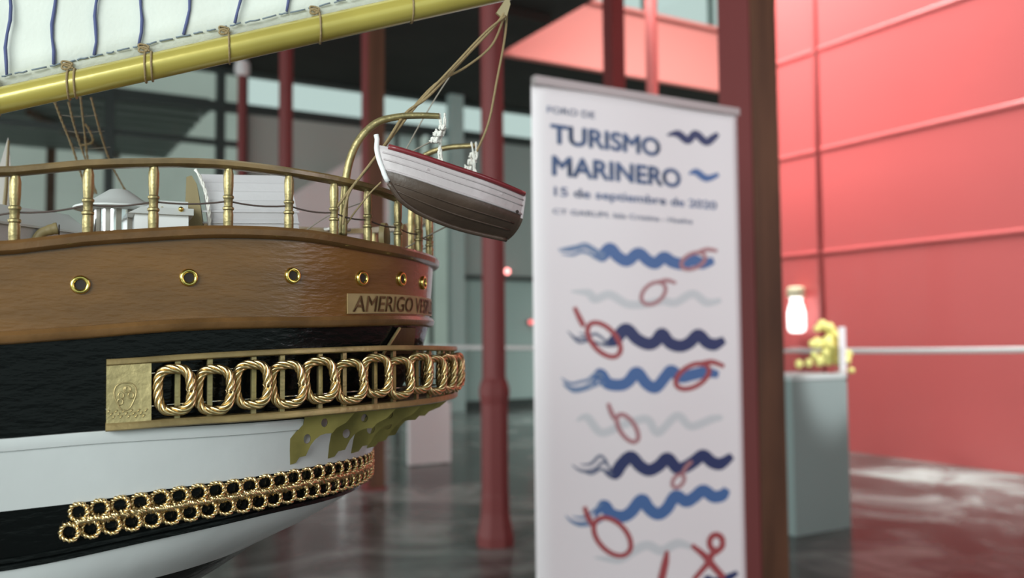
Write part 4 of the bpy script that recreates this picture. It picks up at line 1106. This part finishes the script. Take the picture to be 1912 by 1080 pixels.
for t in (.3, .55, .78):
    mb = MB(); w = beam(t)-.001; mb.box((t*LB-.003, -w, -.009), (t*LB+.003, w, -.0075)); mb.build('thwart', BOATWHITE, lifeb)
mb = MB(); mb.lathe([(.0008, 0), (.0012, .003), (.0016, .0045), (.0006, .006)], 10, Matrix.Translation((LB-.002, beam(1)*cam_side*.4, sheer(1)+.001))); mb.build('rowlock', mat('ring_white', (.8, .78, .74), .5), lifeb)
c_ = Vector((LB-.006, cam_side*(beam(.96)+.0006), -.016)); mb = MB(); mb.lathe([(.0012, -.0004), (.0012, .0004)], 12, Matrix.Translation(c_) @ Matrix.Rotation(PI/2, 4, 'X')); mb.build('drain_hole', DARK, lifeb)
# knotted falls holding the boat to its davits
def fall(top_px, bot_px, knots, name_lab):
    mb = MB(); d = top_px[2]
    tp = P(*top_px); bt = P(*bot_px)
    q = spline([tp+U0*.002, tp.lerp(bt, .33)+R0*.001, tp.lerp(bt, .66)-R0*.0008, bt], 6)
    q2 = spline([tp+R0*.0035+U0*.002, tp.lerp(bt, .3)+R0*.003, tp.lerp(bt, .45), bt+R0*.0022], 6)
    twisted([BMI @ p for p in q], .0006, .00065, 2, .003, mb=mb); twisted([BMI @ p for p in q2], .0006, .00065, 2, .003, mb=mb)
    for (kx, ky, r) in knots:
        c = P(kx, ky, d-.001)
        for j in range(3):
            ph = j*2.1; pts = []
            for i in range(22):
                A1 = 2*PI*i/22
                pts.append(BMI @ (c+(R0*math.cos(A1+ph)*r+U0*math.sin(A1*2+ph)*r*.8+F0*math.sin(A1+ph*2)*r*.7)))
            mb.tube(pts, .00095, 6, closed=True)
        rnd = random.Random(int(kx))
        for j in range(3):
            A1 = rnd.uniform(0, 2*PI); e_ = c+R0*math.cos(A1)*r*2.0+U0*math.sin(A1)*r*2.0
            mb.tube([BMI @ c, BMI @ e_], [.0009, .0006], 6)
    o = mb.build('knotted_fall', ROPEWHITE, lifeb, smooth=True); o['label'] = name_lab
fall((821, 217, .616), (822, 318, .622), [(825, 238, .0015), (818, 250, .0019), (811, 262, .0019)], 'white knotted cord on the nearer davit')
fall((880, 271, .685), (890, 350, .655), [(883, 290, .0018), (880, 303, .0022), (874, 316, .0022)], 'white knotted cord on the farther davit')

# ------------------------------------------------------------------ rigging lines
def line(name, pts, r, m_, lab=None, par=ship):
    mb = MB(); mb.tube(spline([lb(*p) for p in pts], 8), r, 7); o = mb.build(name, m_, par, smooth=True)
    if lab: o['label'] = lab
    return o
line('topping_line', [(950, -20, .66), (938, 30, .655), (870, 105, .64), (800, 180, .62), (757, 212, .612), (715, 275, .60), (640, 372, .59), (618, 402, .59)], .0010, TWINE)
line('topping_line', [(944, 30, .655), (905, 62, .64), (850, 120, .63), (780, 195, .617), (740, 245, .608), (690, 310, .6), (652, 360, .59), (640, 420, .59)], .0009, TWINE)
line('topping_line', [(940, 35, .655), (918, 85, .65), (870, 125, .64), (812, 158, .63), (760, 215, .62), (728, 255, .615)], .0009, TWINE)
line('topping_line', [(948, -20, .66), (944, 60, .66), (928, 150, .665), (912, 230, .672), (888, 288, .68)], .0009, TWINE)
line('thin_stay', [(870, 100, .68), (825, 165, .68), (788, 225, .68), (755, 285, .69)], .0005, GREYROPE)
line('thin_stay', [(810, 262, .65), (775, 280, .66), (740, 300, .67)], .0006, GREYROPE)
line('thin_stay', [(712, 340, .60), (690, 362, .60), (660, 400, .60), (640, 430, .60)], .0006, TWINE)
line('thin_stay', [(840, 420, .66), (800, 440, .68), (745, 470, .69)], .0006, GREYROPE)
line('thin_stay', [(695, 372, .62), (620, 400, .62), (572, 430, .62)], .0004, GREYROPE)
mb = MB(); mb.prism([lb(950, -10, .655), lb(953, 8, .655), lb(944, 38, .655), lb(927, 24, .655)], Vector((0, .002, 0))); mb.build('boom_end_fitting', PALEWOOD, ship)
# ratlines behind the rail
for q_ in ([(102, 190, .75), (115, 225, .75), (135, 275, .75), (147, 312, .75), (170, 380, .75)], [(128, 190, .75), (140, 240, .75), (160, 300, .75), (180, 362, .75)],
           [(150, 180, .75), (158, 250, .75), (164, 300, .75), (175, 362, .75)], [(170, 182, .75), (188, 250, .75), (207, 305, .75), (235, 358, .75)],
           [(158, 232, .75), (165, 240, .75), (173, 265, .75), (150, 272, .75)]):
    mb = twisted(spline([lb(*p) for p in q_], 8), .0006, .0006, 2, .008); mb.build('shroud', TWINE, ship, smooth=True)
for y0_ in (215, 245, 275, 305):
    line('ratline', [(108+(y0_-200)*.4, y0_, .751), (140+(y0_-200)*.3, y0_+3, .751), (178+(y0_-200)*.38, y0_, .751)], .0003, GREYROPE)

for _o in list(COL.objects):
    if _o.parent is None and 'category' in _o:
        _g = {'column': 'red columns of the hall', 'barrier post': 'posts of the rope barrier', 'rope': 'ropes of the barrier', 'lamp': 'small red lamps on the glazing'}.get(_o['category'])
        if _g: _o['group'] = _g
